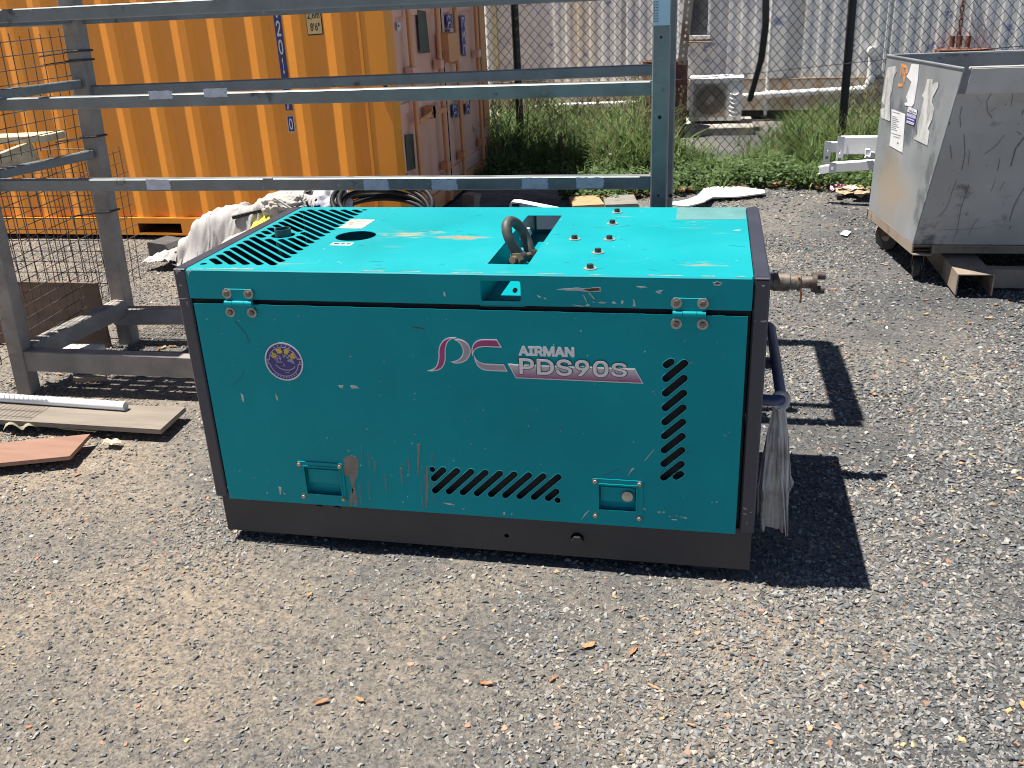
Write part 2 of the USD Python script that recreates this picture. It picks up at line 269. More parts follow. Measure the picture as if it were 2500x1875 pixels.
def strew(x0, x1, y0, y1, dens, smin, smax, fade=None):
    n = int((x1 - x0) * (y1 - y0) * dens); x, y = rng.uniform(x0, x1, n), rng.uniform(y0, y1, n)
    k = meshkit.fbm(np.stack([x * 1.1, y * 1.1, 0 * x], -1) + 11.5, 3, 21)                      # bare dusty patches
    keep = rng.uniform(size=n) < np.clip((.62 + .05 * np.clip(x - .8, -1, 1.5) - k) / .2, .22, 1)
    u = CAM_M @ (np.stack([x, y, 0 * x], -1) - CAM_C).T; vis = (np.abs(u[0] / u[2]) < .555 + .9 / np.maximum(u[2], .3)) & (np.abs(u[1] / u[2]) < .42 + .35 / np.maximum(u[2], .3)) & (u[2] > .2)
    keep &= vis; x, y = x[keep], y[keep]; s = smin + (smax - smin) * rng.uniform(size=len(x)) ** 3.0
    P_.append(np.stack([x, y, hgt(x, y) + s * .22], -1)); S_.append(s)
strew(-1.9, 3.9, -1.5, .2, 27000, .0026, .0098)
strew(-2.6, 4.2, .2, 1.8, 14500, .0034, .0108)
strew(-4.2, 5, 1.8, 3.6, 6500, .005, .0115)
strew(-4.5, 5.5, 3.6, 6.0, 2600, .007, .015)
P_, S_ = np.vstack(P_), np.concatenate(S_); n = len(P_)
pi_ = UsdGeom.PointInstancer.Define(stage, '/World/gravel'); tag(pi_, 'loose blue-grey and tan crushed gravel strewn over the yard', 'gravel', kind='stuff')
paths, pr, PN = [], [], []
for i, (nm, cols, share) in enumerate(KINDS):
    mt = stonemat('gravel_' + nm, cols)
    for j in range(3 if share > .05 else 2):
        pth = f'/World/gravel/stone_{len(paths):03d}'; usdkit.mesh(stage, pth, stone(10 * i + j), mt); paths.append(pth); PN.append('gravel_' + nm); pr.append(share / (3 if share > .05 else 2))
pi_.CreatePrototypesRel().SetTargets([Sdf.Path(p) for p in paths]); pr = np.array(pr) / sum(pr)
t_ = np.clip((P_[:, 0] - .0) / 2.0 + .5 * (meshkit.fbm(P_ * .9 + 3, 3, 77) - .5) * 3, 0, 1)        # more blue-grey stone towards the bin, more tan dust towards the boards
own = rng.uniform(size=n); grp = np.array([next(i for i, k in enumerate(KINDS) if 'gravel_' + k[0] == nm_) for nm_ in PN]); blue = np.isin(grp, (0, 2)); tan_ = grp == 3
w0, w1 = np.where(blue, .62, np.where(tan_, 1.5, 1.0)) * pr, np.where(blue, 1.55, np.where(tan_, .45, 1.0)) * pr; pick = np.where(own < t_, rng.choice(len(paths), n, p=w1 / w1.sum()), rng.choice(len(paths), n, p=w0 / w0.sum()))
pi_.CreateProtoIndicesAttr(Vt.IntArray.FromNumpy(pick.astype(np.int32)))
pi_.CreatePositionsAttr(Vt.Vec3fArray.FromNumpy(P_.astype(np.float32))); S_ = S_ * (1 + .28 * np.clip((P_[:, 0] - .3) / 1.8, 0, 1)); pi_.CreateScalesAttr(Vt.Vec3fArray.FromNumpy(np.repeat(S_[:, None], 3, 1).astype(np.float32)))
ang, tilt, ax = rng.uniform(0, 2 * np.pi, n), rng.normal(0, .35, n), rng.uniform(0, 2 * np.pi, n)
q1 = np.stack([np.cos(ang / 2), 0 * ang, 0 * ang, np.sin(ang / 2)], -1); q2 = np.stack([np.cos(tilt / 2), np.sin(tilt / 2) * np.cos(ax), np.sin(tilt / 2) * np.sin(ax), 0 * ang], -1)
w1, x1, y1, z1 = q1.T; w2, x2, y2, z2 = q2.T
q = np.stack([w2 * w1 - x2 * x1 - y2 * y1 - z2 * z1, w2 * x1 + x2 * w1 + y2 * z1 - z2 * y1, w2 * y1 - x2 * z1 + y2 * w1 + z2 * x1, w2 * z1 + x2 * y1 - y2 * x1 + z2 * w1], -1)
pi_.CreateOrientationsAttr(Vt.QuathArray([Gf.Quath(float(a), float(b), float(c_), float(d)) for a, b, c_, d in q]))
# ---------------------------------------------------------------- the compressor
L_, W_, H_, ZB, Z0 = 1.45, .72, .79, .136, .030
AC = thing('air_compressor', 'teal box-shaped engine air compressor with charcoal end frames standing on the gravel', 'air compressor', (L_ / 2, W_ / 2, 0))
RX0, RX1 = .0375, 1.4125                          # the teal canopy between the end frames
def slot(a, b, w): return LineString([a, b]).buffer(w / 2, quad_segs=5)
# roof: a sheet with diagonal cooling slots, two round holes and the lifting opening
strip = sbox(.062, .052, .258, .672); PH = (.140, .349)
holes = [Point(PH).buffer(.0335), Point(.357, .347).buffer(.056), sbox(.793, .082, .893, .604), Point(.0605, .047).buffer(.009), Point(.262, .676).buffer(.009)]
clear = Point(PH).buffer(.056)
for k in range(-2, 23):
    y0 = .0505 + .0375 * k; g = LineString([(.02, y0 + .045), (.34, y0 - .275)]).intersection(strip)
    if g.is_empty: continue
    g = g.difference(clear)
    for s in getattr(g, 'geoms', [g]):
        if s.length > .03: holes.append(s.buffer(.0098, quad_segs=5))
roof_poly = sbox(RX0, .004, RX1, W_ - .004).difference(unary_union(holes))
roof = part(AC, 'roof_panel', flat(roof_poly, H_, .0016), TEAL_TOP)
# the bent front edge of the roof and the strip below it, with the lifting slot
lip_poly = sbox(RX0, .7145, RX1, H_ - .006).difference(sbox(.800, .730, .884, .768).buffer(.006))
lip = part(AC, 'upper_front_strip', [front(lip_poly, -.004, .006), bar((RX0, .0015, H_ - .0045), (RX1, .0015, H_ - .0045), .011, .009, .003)], TEAL)
back_lip = part(AC, 'rear_panel', [front(sbox(RX0, ZB, RX1, H_ - .006).difference(sbox(.797, .722, .887, .772)), W_ - .006, .006)], TEAL)
part(AC, 'door_gap', bx(RX0, RX1, .012, .02, ZB - .01, .72), DARKIN)
# front door, its diagonal vents cut through
vents = []
VR = .0086
for k in range(8): vents.append(LineString([(.6405 + .0375 * k, .2035), (.7045 + .0375 * k, .2665)]).buffer(VR, quad_segs=5))
vents += [LineString([(.6405, .2395), (.6675, .2665)]).buffer(VR, quad_segs=5), LineString([(.9395, .2035), (.961, .2245)]).buffer(VR, quad_segs=5), Point(.6385, .2665).buffer(.0080), Point(.9640, .1995).buffer(.0080)]
for k in range(8): vents.append(LineString([(1.2280, .5445 - .0374 * k), (1.2690, .5845 - .0374 * k)]).buffer(VR + .0004, quad_segs=5))
vents += [LineString([(1.2285, .5790), (1.2385, .5870)]).buffer(VR, quad_segs=5), LineString([(1.2580, .2870), (1.2685, .2955)]).buffer(VR, quad_segs=5)]
lr = [(.283, .172, .381, .2525), (1.0695, .184, 1.1615, .2535)]
door_poly = sbox(.0445, .1365, L_ - .0445, .7015).difference(unary_union(vents + [sbox(*r) for r in lr]))
door = part(AC, 'front_door', front(door_poly, -.005, .0025), TEAL)
rim = unary_union(vents).buffer(.0011).difference(unary_union(vents))
# dark liner behind the vents
LIPM = M('highlight_teal_lip', (.012, .34, .38), 60, .4)  # lighter teal paints in the bright highlight along the slot edges
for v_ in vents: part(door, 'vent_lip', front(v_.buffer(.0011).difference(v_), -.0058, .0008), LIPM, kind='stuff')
part(AC, 'vent_liner', [front(unary_union([sbox(.60, .15, 1.0, .32), sbox(1.20, .26, 1.30, .62)]), .05, .002)], DARKIN)
# end frames
for x0, x1 in ((0, RX0 - .002), (RX1 + .002, L_)):
    o = 1 if x0 == 0 else -1; xo = x0 if o == 1 else x1; ms = [bx(x0, x1, 0, .012, ZB, H_, .004), bx(x0, x1, 0, W_, H_ - .010, H_, .004), bx(x0, x1, W_ - .012, W_, ZB, H_, .004), bx(xo - .002 * (o < 0), xo + .002 * (o > 0), .004, W_ - .004, ZB, H_ - .004, 0)]
    part(AC, 'end_frame', ms, NAVY)
# base: a folded tray on two skids
base = part(AC, 'base_frame', [front(sbox(.0175, Z0, L_ - .005, ZB + .012).difference(affinity.scale(Point(.824, .077).buffer(.0065), 1, .9)).difference(Point(1.0115, .086).buffer(.0165)), .003, .006), bx(.0175, .0235, .009, W_ - .006, Z0, ZB + .005), bx(L_ - .011, L_ - .005, .009, W_ - .006, Z0, ZB + .005), bx(.0175, L_ - .005, W_ - .010, W_ - .004, Z0, ZB + .005), bx(.0175, L_ - .005, .009, W_ - .01, Z0 + .03, Z0 + .034)], BASEBLK)
part(base, 'drain_plug', [rod((1.0115, .02, .083), (1.0115, -.011, .083), .0150, 6)], BASEBLK)
for x in (.10, 1.30): part(AC, 'skid', bx(x, x + .07, .035, W_ - .035, -.02, Z0 + .002, .004), BASEBLK)
for x in (.305, .358): part(base, 'latch_catch', bx(x - .007, x + .007, -.0035, .003, ZB - .013, ZB - .004, .001), BASEBLK)
# lifting recess: a channel through the canopy with the eye and shackle in it
part(AC, 'lifting_recess', [bx(.789, .792, .004, W_ - .01, .712, H_ - .0045), bx(.894, .897, .004, W_ - .01, .712, H_ - .0045), bx(.789, .897, .004, W_ - .01, .7085, .7115)], TEAL)
eye = part(AC, 'lifting_eye', [tube([(.842 + .032 * math.cos(t) , (.285), .735 + .032 * math.sin(t)) for t in np.linspace(-.5, math.pi + .5, 15)], .011, 10), bx(.81, .875, .272, .298, .7125, .735, .003)], TEAL, smooth=40)
def sh_pt(s, t): return np.array([.866, .190, .780]) + s * np.array([.35, .93, -.10]) + t * np.array([-.40, .10, .91])
bow = [sh_pt(-.026, -.006), sh_pt(-.027, .012)] + [sh_pt(-.036 * math.cos(a) * (1 + .12 * math.sin(a)), .045 + .050 * math.sin(a)) for a in np.linspace(-.35, math.pi + .35, 22)] + [sh_pt(.027, .012), sh_pt(.026, -.006)]
shk = part(AC, 'shackle', [tube(bow, [.0138] * 3 + [.0132] * 20 + [.0138] * 3, 12), rod(sh_pt(-.036, 0), sh_pt(-.016, 0), .017, 18), rod(sh_pt(.016, 0), sh_pt(.036, 0), .017, 18)], SHACK, smooth=45)
pin = part(shk, 'shackle_pin', [rod(sh_pt(-.064, 0), sh_pt(.048, 0), .0095, 14), rod(sh_pt(-.052, 0), sh_pt(-.037, 0), .0165, 6)], M('rusty_nut', [(0, (.10, .075, .055)), (1, (.19, .14, .10))], 60, .7))
part(shk, 'split_pin', tube([sh_pt(-.056, -.030), sh_pt(-.056, .026)], .0014, 6), STEEL_BOLT)
# six bolts on the roof
for x, y in ((1.049, .644), (1.050, .501), (.970, .325), (1.061, .325), (1.047, .194), (1.046, .051)):
    m = bolt((x, y, H_), (0, 0, 1), .0088, .009, 1.75); b = part(roof, 'roof_bolt', m[1], BOLT_DARK); part(roof, 'bolt_washer', m[0], WASHER)
# exhaust pipe standing in its slotted grille, and the silencer outlet
a = np.linspace(0, 2 * np.pi, 25)[:-1]
part(AC, 'exhaust_pipe', trimesh.creation.annulus(.0205, .0228, .17).apply_translation((PH[0], PH[1], .724)), M('sooty_teal_pipe', [(0, (.015, .06, .065)), (1, (.025, .10, .10))], 30, .6, layers=[((.12, .07, .04), 25, .55, .7, O3)]), smooth=40)
part(AC, 'canopy_floor', bx(.03, .78, .02, .70, .55, .56), DARKIN)
# hinges
for hx, nm in ((.1365, 0), (1.240, 1)):
    w = .0735; h = part(AC, 'hinge', [bx(hx, hx + w, -.0075, -.0042, .7125, .7420, .001), bx(hx + .002, hx + w, -.0085, -.0052, .6720, .7025, .001)], TEAL)
    for i, (p0, p1) in enumerate(((0, .021), (.022, .053), (.054, w))): part(h, 'knuckle', rod((hx + p0, -.0125, .7070), (hx + p1, -.0125, .7070), .0062, 14), TEAL, smooth=40)
    for bxx, bz in ((hx + .0075, .7305), (hx + .066, .7305), (hx + .0085, .6815), (hx + .067, .6815)):
        m = bolt((bxx, -.0080, bz), (0, -1, 0), .0075, .0055, 1.7); part(h, 'hinge_bolt', m[1], STEEL_BOLT); part(h, 'bolt_washer', m[0], WASHER)
# recessed paddle latches
for i, (x0, x1, z0, z1, r) in enumerate(((.2625, .3930, .1550, .2675, lr[0]), (1.0525, 1.1785, .1575, .2700, lr[1]))):
    pl = part(AC, 'latch', [front(sbox(x0, z0, x1, z1).buffer(-.006).buffer(.006).difference(sbox(*r)), -.0085, .0035), front(sbox(r[0] - .004, r[1] - .004, r[2] + .004, r[3] + .004).difference(sbox(*r)), -.0105, .0035), bx(r[0] - .002, r[2] + .002, .008, .010, r[1] - .002, r[3] + .002), bx(r[0] - .002, r[0], -.006, .009, r[1], r[3]), bx(r[2], r[2] + .002, -.006, .009, r[1], r[3]), bx(r[0], r[2], -.006, .009, r[3], r[3] + .002), bx(r[0], r[2], -.006, .009, r[1] - .002, r[1])], TEAL)
    zt = .2005 if i == 0 else .2025
    part(pl, 'paddle', [bx(r[0] + .003, r[2] - .003, .001, .005, zt, r[3] - .003, .001), bx(r[0] + .007, r[2] - .007, -.002, .003, r[3] - .013, r[3] - .008, .001)], TEAL)
    for bxx in (x0 + .0075, x1 - .0085):
        for bz in (z0 + .007, z1 - .0075):
            m = bolt((bxx, -.0085, bz), (0, -1, 0), .0048, .0045, 1.6); part(pl, 'latch_screw', m[1], WASHER); part(pl, 'screw_washer', m[0], STEEL_BOLT)
    if i: part(pl, 'key_lock', [rod((1.1400, .002, .2225), (1.1400, -.006, .2225), .0138, 24), rod((1.1400, -.006, .2225), (1.1400, -.0072, .2225), .0085, 20)], M('lock_steel', [(0, (.35, .32, .28)), (1, (.5, .47, .42))], 90, .4, metal=.5))
# air outlet, guard rail on the end
c0 = np.array([L_, .596, .604]); cp = part(AC, 'outlet_coupling', lathe(c0, c0 + (1, 0, 0), [(0, .024), (.012, .024), (.012, .029), (.028, .029), (.030, .024), (.045, .024), (.046, .0265), (.09, .0265), (.092, .022), (.11, .022), (.112, .026), (.118, .026), (.120, .018), (.150, .018)], 18), M('brass_coupling', [(0, (.11, .09, .07)), (1, (.24, .21, .18))], 60, .5, metal=.4, layers=[((.13, .07, .03), 60, .5, .65, O3)]), smooth=40)
part(cp, 'claw_head', [rod(c0 + (.150, 0, 0), c0 + (.163, 0, 0), .027, 16), rod(c0 + (.160, .013, .016), c0 + (.187, .013, .016), .0115, 12), rod(c0 + (.160, -.010, -.018), c0 + (.184, -.010, -.018), .0115, 12)], M('dark_claw_iron', [(0, (.05, .038, .032)), (1, (.11, .085, .07))], 60, .6, metal=.3), smooth=40)
part(cp, 'rubber_sleeve', lathe(c0 + (.004, 0, 0), c0 + (1, 0, 0), [(0, .030), (.018, .031), (.022, .027)], 18), BLACK, smooth=40)
part(cp, 'keeper_wire', tube([c0 + (.113, -.02, .02), c0 + (.122, -.026, -.03), c0 + (.121, -.026, -.05)], .003, 6), RUST)
GX_, GZ_ = 1.496, .476
gp = [(L_ - .003, .052, GZ_), (GX_ - .020, .052, GZ_)] + [(GX_ - .02 + .02 * math.sin(t), .052 + .02 - .02 * math.cos(t), GZ_) for t in np.linspace(.3, 1.57, 5)] + [(GX_, .56, GZ_)] + [(GX_ - .03 + .03 * math.cos(t), .56 + .03 * math.sin(t), GZ_) for t in np.linspace(.3, 1.57, 5)] + [(L_ - .003, .59, GZ_)]
gr = part(AC, 'guard_rail', tube(gp, .0135, 14), M('navy_paint', [(0, (.022, .032, .085)), (1, (.035, .045, .11))], 6, .35, layers=[((.12, .12, .14), 90, .72, .77, O3)]), smooth=50)
part(gr, 'rail_bracket', bx(L_ - .002, GX_, .30, .325, GZ_ - .02, GZ_ + .004, .002), NAVY)
for y in (.10, .30, .50, .64):
    for z in (.74,): part(AC, 'end_bolt', trimesh.util.concatenate(bolt((L_, y, z), (1, 0, 0), .007, .006, 1.5)), BOLT_DARK)
# printing and stickers
DY = -.0062
K8 = crop(1000, 780, 2212 / 640); f8 = lambda u, v: onY(*K8(u, v), -.005)[[0, 2]]
def pg(pts): return Polygon([f8(u, v) for u, v in pts]).buffer(0)
def bez(p, n=14):
    t = np.linspace(0, 1, n)[:, None]; p = np.array(p, float); return ((1 - t) ** 3 * p[0] + 3 * (1 - t) ** 2 * t * p[1] + 3 * (1 - t) * t ** 2 * p[2] + t ** 3 * p[3]).tolist()
def decal(name, poly, mat, y=DY, label=None, par=None): return part(par or door, name, front(poly, y, .0006), mat, label=label)
s1 = bez([(152, 432), (215, 420), (240, 395), (246, 300)]) + bez([(246, 300), (235, 190), (300, 135), (395, 150)]) + bez([(380, 160), (330, 165), (303, 200), (305, 290)]) + bez([(306, 300), (306, 400), (270, 445), (152, 434)])
s2 = bez([(385, 160), (560, 160), (555, 370), (400, 370)]) + bez([(400, 370), (375, 372), (360, 362), (346, 353)]) + bez([(346, 353), (490, 345), (470, 200), (375, 170)])
s3 = bez([(526, 282), (515, 200), (560, 165), (640, 164)]) + [(738, 168), (779, 236)] + bez([(640, 230), (560, 232), (540, 255), (532, 312)])
s4 = bez([(541, 290), (560, 350), (600, 372), (680, 372)]) + [(795, 376), (829, 438)] + bez([(660, 432), (590, 428), (550, 380), (541, 290)])
logo = decal('logo_emblem', unary_union([pg(s) for s in (s1, s2, s3, s4)]), SILVER, label='white-edged crimson and mauve ribbon emblem reading PC')
for s, mt in ((s1, MAGENTA), (s2, MAUVE), (s3, MAGENTA), (s4, MAUVE)): decal('logo_ribbon', pg(s).buffer(-.0026), mt, DY - .0006)
b4 = [(828, 373), (1903, 413), (1972, 540), (897, 493)]; ban = pg(b4); bz0, bz1 = ban.bounds[1], ban.bounds[3]
GRAD = usdkit.material(stage, '/World/Looks/fading_pink_print', {'g': ('geometry', {}), 's': ('separate_xyz', {}), 'ns': ('noise_texture', {'scale': 900.0}), 'j': ('math', {'math_type': 'multiply_add', 'value2': .008, 'value3': -.004}), 'ad': ('math', {'math_type': 'add'}), 'mr': ('map_range', {'from_min': bz0 + .004, 'from_max': bz0 + .030, 'clamp': True}), 'r': ('rgb_ramp', {'ramp': [(0, (.27, .075, .14)), (.45, (.36, .22, .31)), (1, (.46, .44, .44))]}), 'p': ('principled_bsdf', {'roughness': .5})},
    [('g.position', 's.vector'), ('s.z', 'ad.value1'), ('g.position', 'ns.vector'), ('ns.fac', 'j.value1'), ('j.value', 'ad.value2'), ('ad.value', 'mr.value'), ('mr.result', 'r.fac'), ('r.color', 'p.base_color')], surface='p.BSDF')
decal('model_banner', ban, SILVER); decal('banner_fill', ban.buffer(-.0022), GRAD, DY - .0006)
def word(text, p0, p1, base, h, mat, y, bold=True, outline=0.0, name='lettering', squash=None):
    """Lettering on the door from p0 to p1 (x, z), shaped as a flat polygon so that it can be outlined."""
    m = meshkit.text_mesh(text, 1.0, .1, bold); tv = np.array(m.vertices); lo, hi = tv.min(0), tv.max(0)
    tri = [Polygon(tv[f][:, :2]) for f in m.faces if np.ptp(tv[f][:, 2]) < 1e-6 and tv[f][0, 2] < .05]; s = unary_union([t.buffer(.004) for t in tri if t.area > 1e-9]).buffer(-.004)
    ex = np.array(p1) - np.array(p0); sx = np.linalg.norm(ex) / (hi[0] - lo[0]); ex = ex / np.linalg.norm(ex); s = affinity.affine_transform(s, [sx * ex[0], 0, sx * ex[1], h, p0[0] - lo[0] * sx * ex[0], p0[1] - lo[0] * sx * ex[1]])
    if outline: decal(name + '_outline', s.buffer(outline), BLACKV, y + .0005)
    s = s.buffer(.0012) if not outline else s
    decal(name, s, mat, y, label=f'lettering {text}'); return s
word('AIRMAN', f8(925, 297), f8(1387, 311), 0, (f8(925, 226)[1] - f8(925, 297)[1]) * .98, SILVER, DY)
word('PDS90', f8(930, 452), f8(1680, 480), 0, (f8(1080, 330)[1] - f8(1080, 457)[1]) * .98, SILVER, DY - .0018, outline=.0016, name='model_lettering')
word('S', f8(1703, 473), f8(1835, 478), 0, (f8(1770, 366)[1] - f8(1770, 474)[1]) * .98, SILVER, DY - .0018, outline=.0016, name='model_lettering')
# round sticker with a winking face
SX, SZ, SR = .2690, .5515, .0520
def circ(r, n=48): return Point(SX, SZ).buffer(r, quad_segs=n // 4)
st = decal('round_sticker', circ(SR), SILVER, label='round white-edged blue low-noise sticker with a winking face and yellow characters')
sp = lambda pts: [(SX + x * SR, SZ + z * SR) for x, z in pts]
def stroke(pts, w=.05): return LineString(sp(pts)).buffer(w * .95 * SR / 2, quad_segs=3)
arc = lambda r, a0, a1, n=20: [(r * math.cos(math.radians(t)), r * math.sin(math.radians(t))) for t in np.linspace(a0, a1, n)]
decal('sticker_face', circ(SR * .925), SLATE, DY - .0006, par=door)
pale = [stroke(arc(.755, 12, 172)), stroke(arc(.755, 190, 352)), stroke([(.74, .157), (.92, .157)]), stroke([(-.748, .105), (-.92, .105)]), stroke([(.748, -.105), (.92, -.105)]), stroke([(-.743, -.13), (-.92, -.13)]), stroke([(-.83, .05), (-.83, -.06)], .06), stroke([(.84, .05), (.84, -.06)], .06),
        stroke([(-.02, .40), (.05, .22), (.11, .38)], .04), stroke([(.14, .36), (.25, .18), (.29, .32)], .04), stroke(arc(.16, 10, 200, 14) and [(-.26 + .13 * math.cos(t), .12 + .2 * math.sin(t)) for t in np.linspace(0, 3.4, 14)], .045), stroke([(-.24 + .07 * math.cos(t), .08 + .13 * math.sin(t)) for t in np.linspace(0, 3.4, 12)], .04), stroke([(-.38, -.02), (-.08, -.02)], .045),
        stroke([(.22, .08), (.36, .14), (.52, .04)], .04), stroke([(.22, .07), (.38, .07), (.54, .0)], .04), stroke([(.22, .06), (.4, .0), (.55, -.08)], .04), stroke([(.02, -.10), (-.04, -.16), (.04, -.22)], .04), stroke([(-.44, -.17), (-.28, -.34), (-.02, -.43), (.26, -.43), (.5, -.30), (.55, -.22)], .05), stroke([(.0, -.56), (.22, -.57)], .03)]
for k in range(5): a_ = math.radians(118 - 14 * k); pale.append(Point(*sp([(.845 * math.cos(a_), .845 * math.sin(a_))])[0]).buffer(.045 * SR, quad_segs=1))
for k in range(9): a_ = math.radians(230 + 10.5 * k); pale.append(Point(*sp([(.845 * math.cos(a_), .845 * math.sin(a_))])[0]).buffer(.045 * SR, quad_segs=1))
decal('sticker_lines', unary_union(pale), M('lilac_print', (.33, .29, .42), 40, .5), DY - .0012)
G4 = [[((-.45, .5), (-.7, .0)), ((-.6, .15), (-.6, -.5)), ((-.1, .4), (.5, .5)), ((-.2, .4), (-.2, -.3)), ((-.3, .0), (.55, .0)), ((.2, .45), (.45, -.35)), ((-.3, -.45), (.3, -.45))],
      [((-.6, .5), (-.1, .5)), ((-.6, .3), (-.1, .3)), ((-.6, .1), (-.1, .1)), ((-.6, .5), (-.6, .1)), ((-.35, .5), (-.35, .1)), ((-.1, .1), (-.15, -.5)), ((-.6, -.25), (-.55, -.4)), ((-.4, -.2), (-.35, -.4)), ((.05, .45), (.6, .45)), ((.1, .4), (.55, -.0)), ((.55, .4), (.05, .0)), ((.1, -.15), (.6, -.15)), ((.33, .05), (.33, -.5)), ((.05, -.5), (.6, -.5)), ((.1, -.15), (.1, -.32)), ((.6, -.15), (.6, -.32))],
      [((0, .65), (0, .45)), ((-.5, .45), (.5, .45)), ((-.25, .4), (-.15, .2)), ((.25, .4), (.15, .2)), ((-.65, .15), (.65, .15)), ((-.35, -.05), (.35, -.05)), ((-.35, -.3), (.35, -.3)), ((-.35, -.55), (.35, -.55)), ((-.35, -.05), (-.35, -.55)), ((.35, -.05), (.35, -.55))],
      [((-.6, .5), (.1, .5)), ((-.65, .25), (.15, .25)), ((-.4, .5), (-.5, .0)), ((-.1, .5), (-.1, .0)), ((.3, .45), (.3, .15)), ((.55, .55), (.55, .0)), ((-.4, -.15), (.4, -.15)), ((0, .0), (0, -.5)), ((-.65, -.5), (.65, -.5))]]
gl = []
for g, a_ in zip(G4, (146, 107, 68, 30)):
    r_, cx_, cz_ = math.radians(a_ - 90), .565 * math.cos(math.radians(a_)), .565 * math.sin(math.radians(a_)) + .02
    for (x0, z0), (x1, z1) in g:
        f = lambda x, z: (cx_ + .21 * (x * math.cos(r_) - z * math.sin(r_)), cz_ + .21 * (x * math.sin(r_) + z * math.cos(r_))); gl.append(stroke([f(x0, z0), f(x1, z1)], .05))
decal('sticker_characters', unary_union(gl), GOLD, DY - .0012)
# worn stickers on the roof
def rdecal(name, poly, mat, z=H_ + .0007, label=None): return part(roof, name, flat(poly, z, .0006), mat, label=label)
rdecal('warning_label', Polygon([(.270, .434), (.269, .545), (.345, .540), (.345, .430)]), M('sun_bleached_label', [(0, (.36, .30, .24)), (1, (.55, .52, .48))], 40, .6, layers=[((.28, .11, .055), 80, .52, .62, O3), ((.03, .22, .24), 25, .62, .68, O3)]), label='sun-bleached white warning label beside the cooling slots')
rdecal('small_label', sbox(.322, .242, .382, .268), WHITELBL); rdecal('small_label_print', unary_union([sbox(.328, .248, .345, .262), sbox(.349, .248, .360, .262), sbox(.364, .248, .377, .262)]), GREYV, H_ + .0013)
rdecal('old_label', Polygon([(1.222, .551), (1.218, .709), (1.410, .712), (1.4105, .562)]), M('faded_teal_label', [(0, (.06, .185, .18)), (1, (.10, .24, .235))], 12, .6, layers=[((.5, .55, .53), 30, .62, .70, (.3, 1, 1)), ((.06, .22, .23), 20, .60, .68, (.3, 1.5, 1))]), label='worn flaking label at the rear corner of the roof')
# scratches, chips and splashes
cr2 = crop(1100, 480, 2212 / 800); cr3 = crop(1340, 1080, 2212 / 600); crl = crop(700, 1080, 2212 / 740); cr1 = crop(380, 440, 4.88); cr5 = crop(480, 1150, 2212 / 420)
fp = lambda k, pts, y=-.005: Polygon([tuple(onY(*k(u, v), y)[[0, 2]]) for u, v in pts]).buffer(0)
def chipdecal(par, polys, mat, y, name='paint_chip'):
    for g in polys: part(par, name, front(g, y, .0005), mat)
kr = crop(366, 440, 1.27)
chipdecal(door, [fp(kr, s) for s in ([(585, 635), (600, 637), (598, 645), (588, 643)], [(622, 636), (640, 638), (648, 645), (625, 645)], [(388, 660), (396, 672), (398, 685), (392, 678)], [(282, 660), (290, 668), (293, 690), (285, 680)], [(910, 345), (916, 350), (918, 362), (910, 356)])], CHIP, -.0056)
chipdecal(lip, [fp(cr2, s) for s in ([(717, 628), (780, 620), (860, 616), (905, 622), (1000, 612), (1013, 612), (1013, 642), (940, 645), (860, 636), (790, 634)], [(890, 660), (905, 672), (925, 725), (940, 730), (935, 740), (905, 736), (925, 728)], [(935, 645), (975, 690), (968, 694), (930, 652)], [(820, 730), (870, 735), (900, 741), (860, 740)], [(988, 715), (1020, 708), (1055, 718), (1020, 722)], [(1087, 713), (1105, 710), (1120, 722), (1100, 726)], [(1230, 690), (1243, 705), (1250, 742), (1228, 738), (1236, 725)], [(1252, 606), (1300, 606), (1328, 614), (1280, 619)], [(1385, 640), (1432, 633), (1415, 648), (1428, 657), (1395, 652)], [(1770, 580), (1800, 574), (1835, 585), (1815, 603), (1780, 600)], [(585, 665), (610, 680), (605, 686), (583, 670)], [(628, 680), (645, 692), (640, 697)], [(955, 706), (980, 714), (965, 716)], [(1155, 702), (1168, 708), (1162, 728), (1152, 722)])] + [fp(cr1, [(365, 1075), (425, 1085), (400, 1100), (390, 1145), (378, 1105)])], CHIP, -.0046)
chipdecal(lip, [fp(cr2, s) for s in ([(893, 626), (945, 618), (1004, 617), (1008, 634), (940, 640)], [(1778, 586), (1800, 579), (1828, 586), (1800, 593)])], CHIPDARK, -.0050, 'rust_spot')
chipdecal(door, [fp(cr3, s, -.005) for s in ([(765, 227), (771, 233), (735, 270), (706, 310), (730, 262), (742, 240)], [(945, 60), (948, 64), (880, 150), (853, 178), (875, 145)], [(370, 608), (340, 640), (290, 700), (318, 652), (350, 620)], [(980, 625), (1005, 620), (1008, 632), (985, 637)], [(1030, 618), (1045, 626), (1040, 635), (1022, 636)], [(1083, 660), (1098, 668), (1088, 676)], [(1100, 690), (1150, 690), (1150, 702), (1110, 698)], [(1155, 650), (1170, 665), (1240, 680), (1244, 690), (1180, 668)], [(840, 580), (872, 600), (868, 610), (845, 596)])] + [fp(cr5, s) for s in ([(1055, 200), (1090, 215), (1085, 300), (1072, 300), (1060, 230)], [(1105, 262), (1140, 298), (1130, 300)], [(900, 270), (920, 285), (905, 290)])] + [fp(crl, s) for s in ([(1140, 440), (1190, 442), (1235, 458), (1180, 455)], [(1582, 508), (1594, 508), (1594, 528), (1580, 528)], [(1640, 515), (1646, 515), (1645, 530), (1640, 530)], [(1282, 480), (1300, 486), (1290, 490)])], CHIP, -.0056)
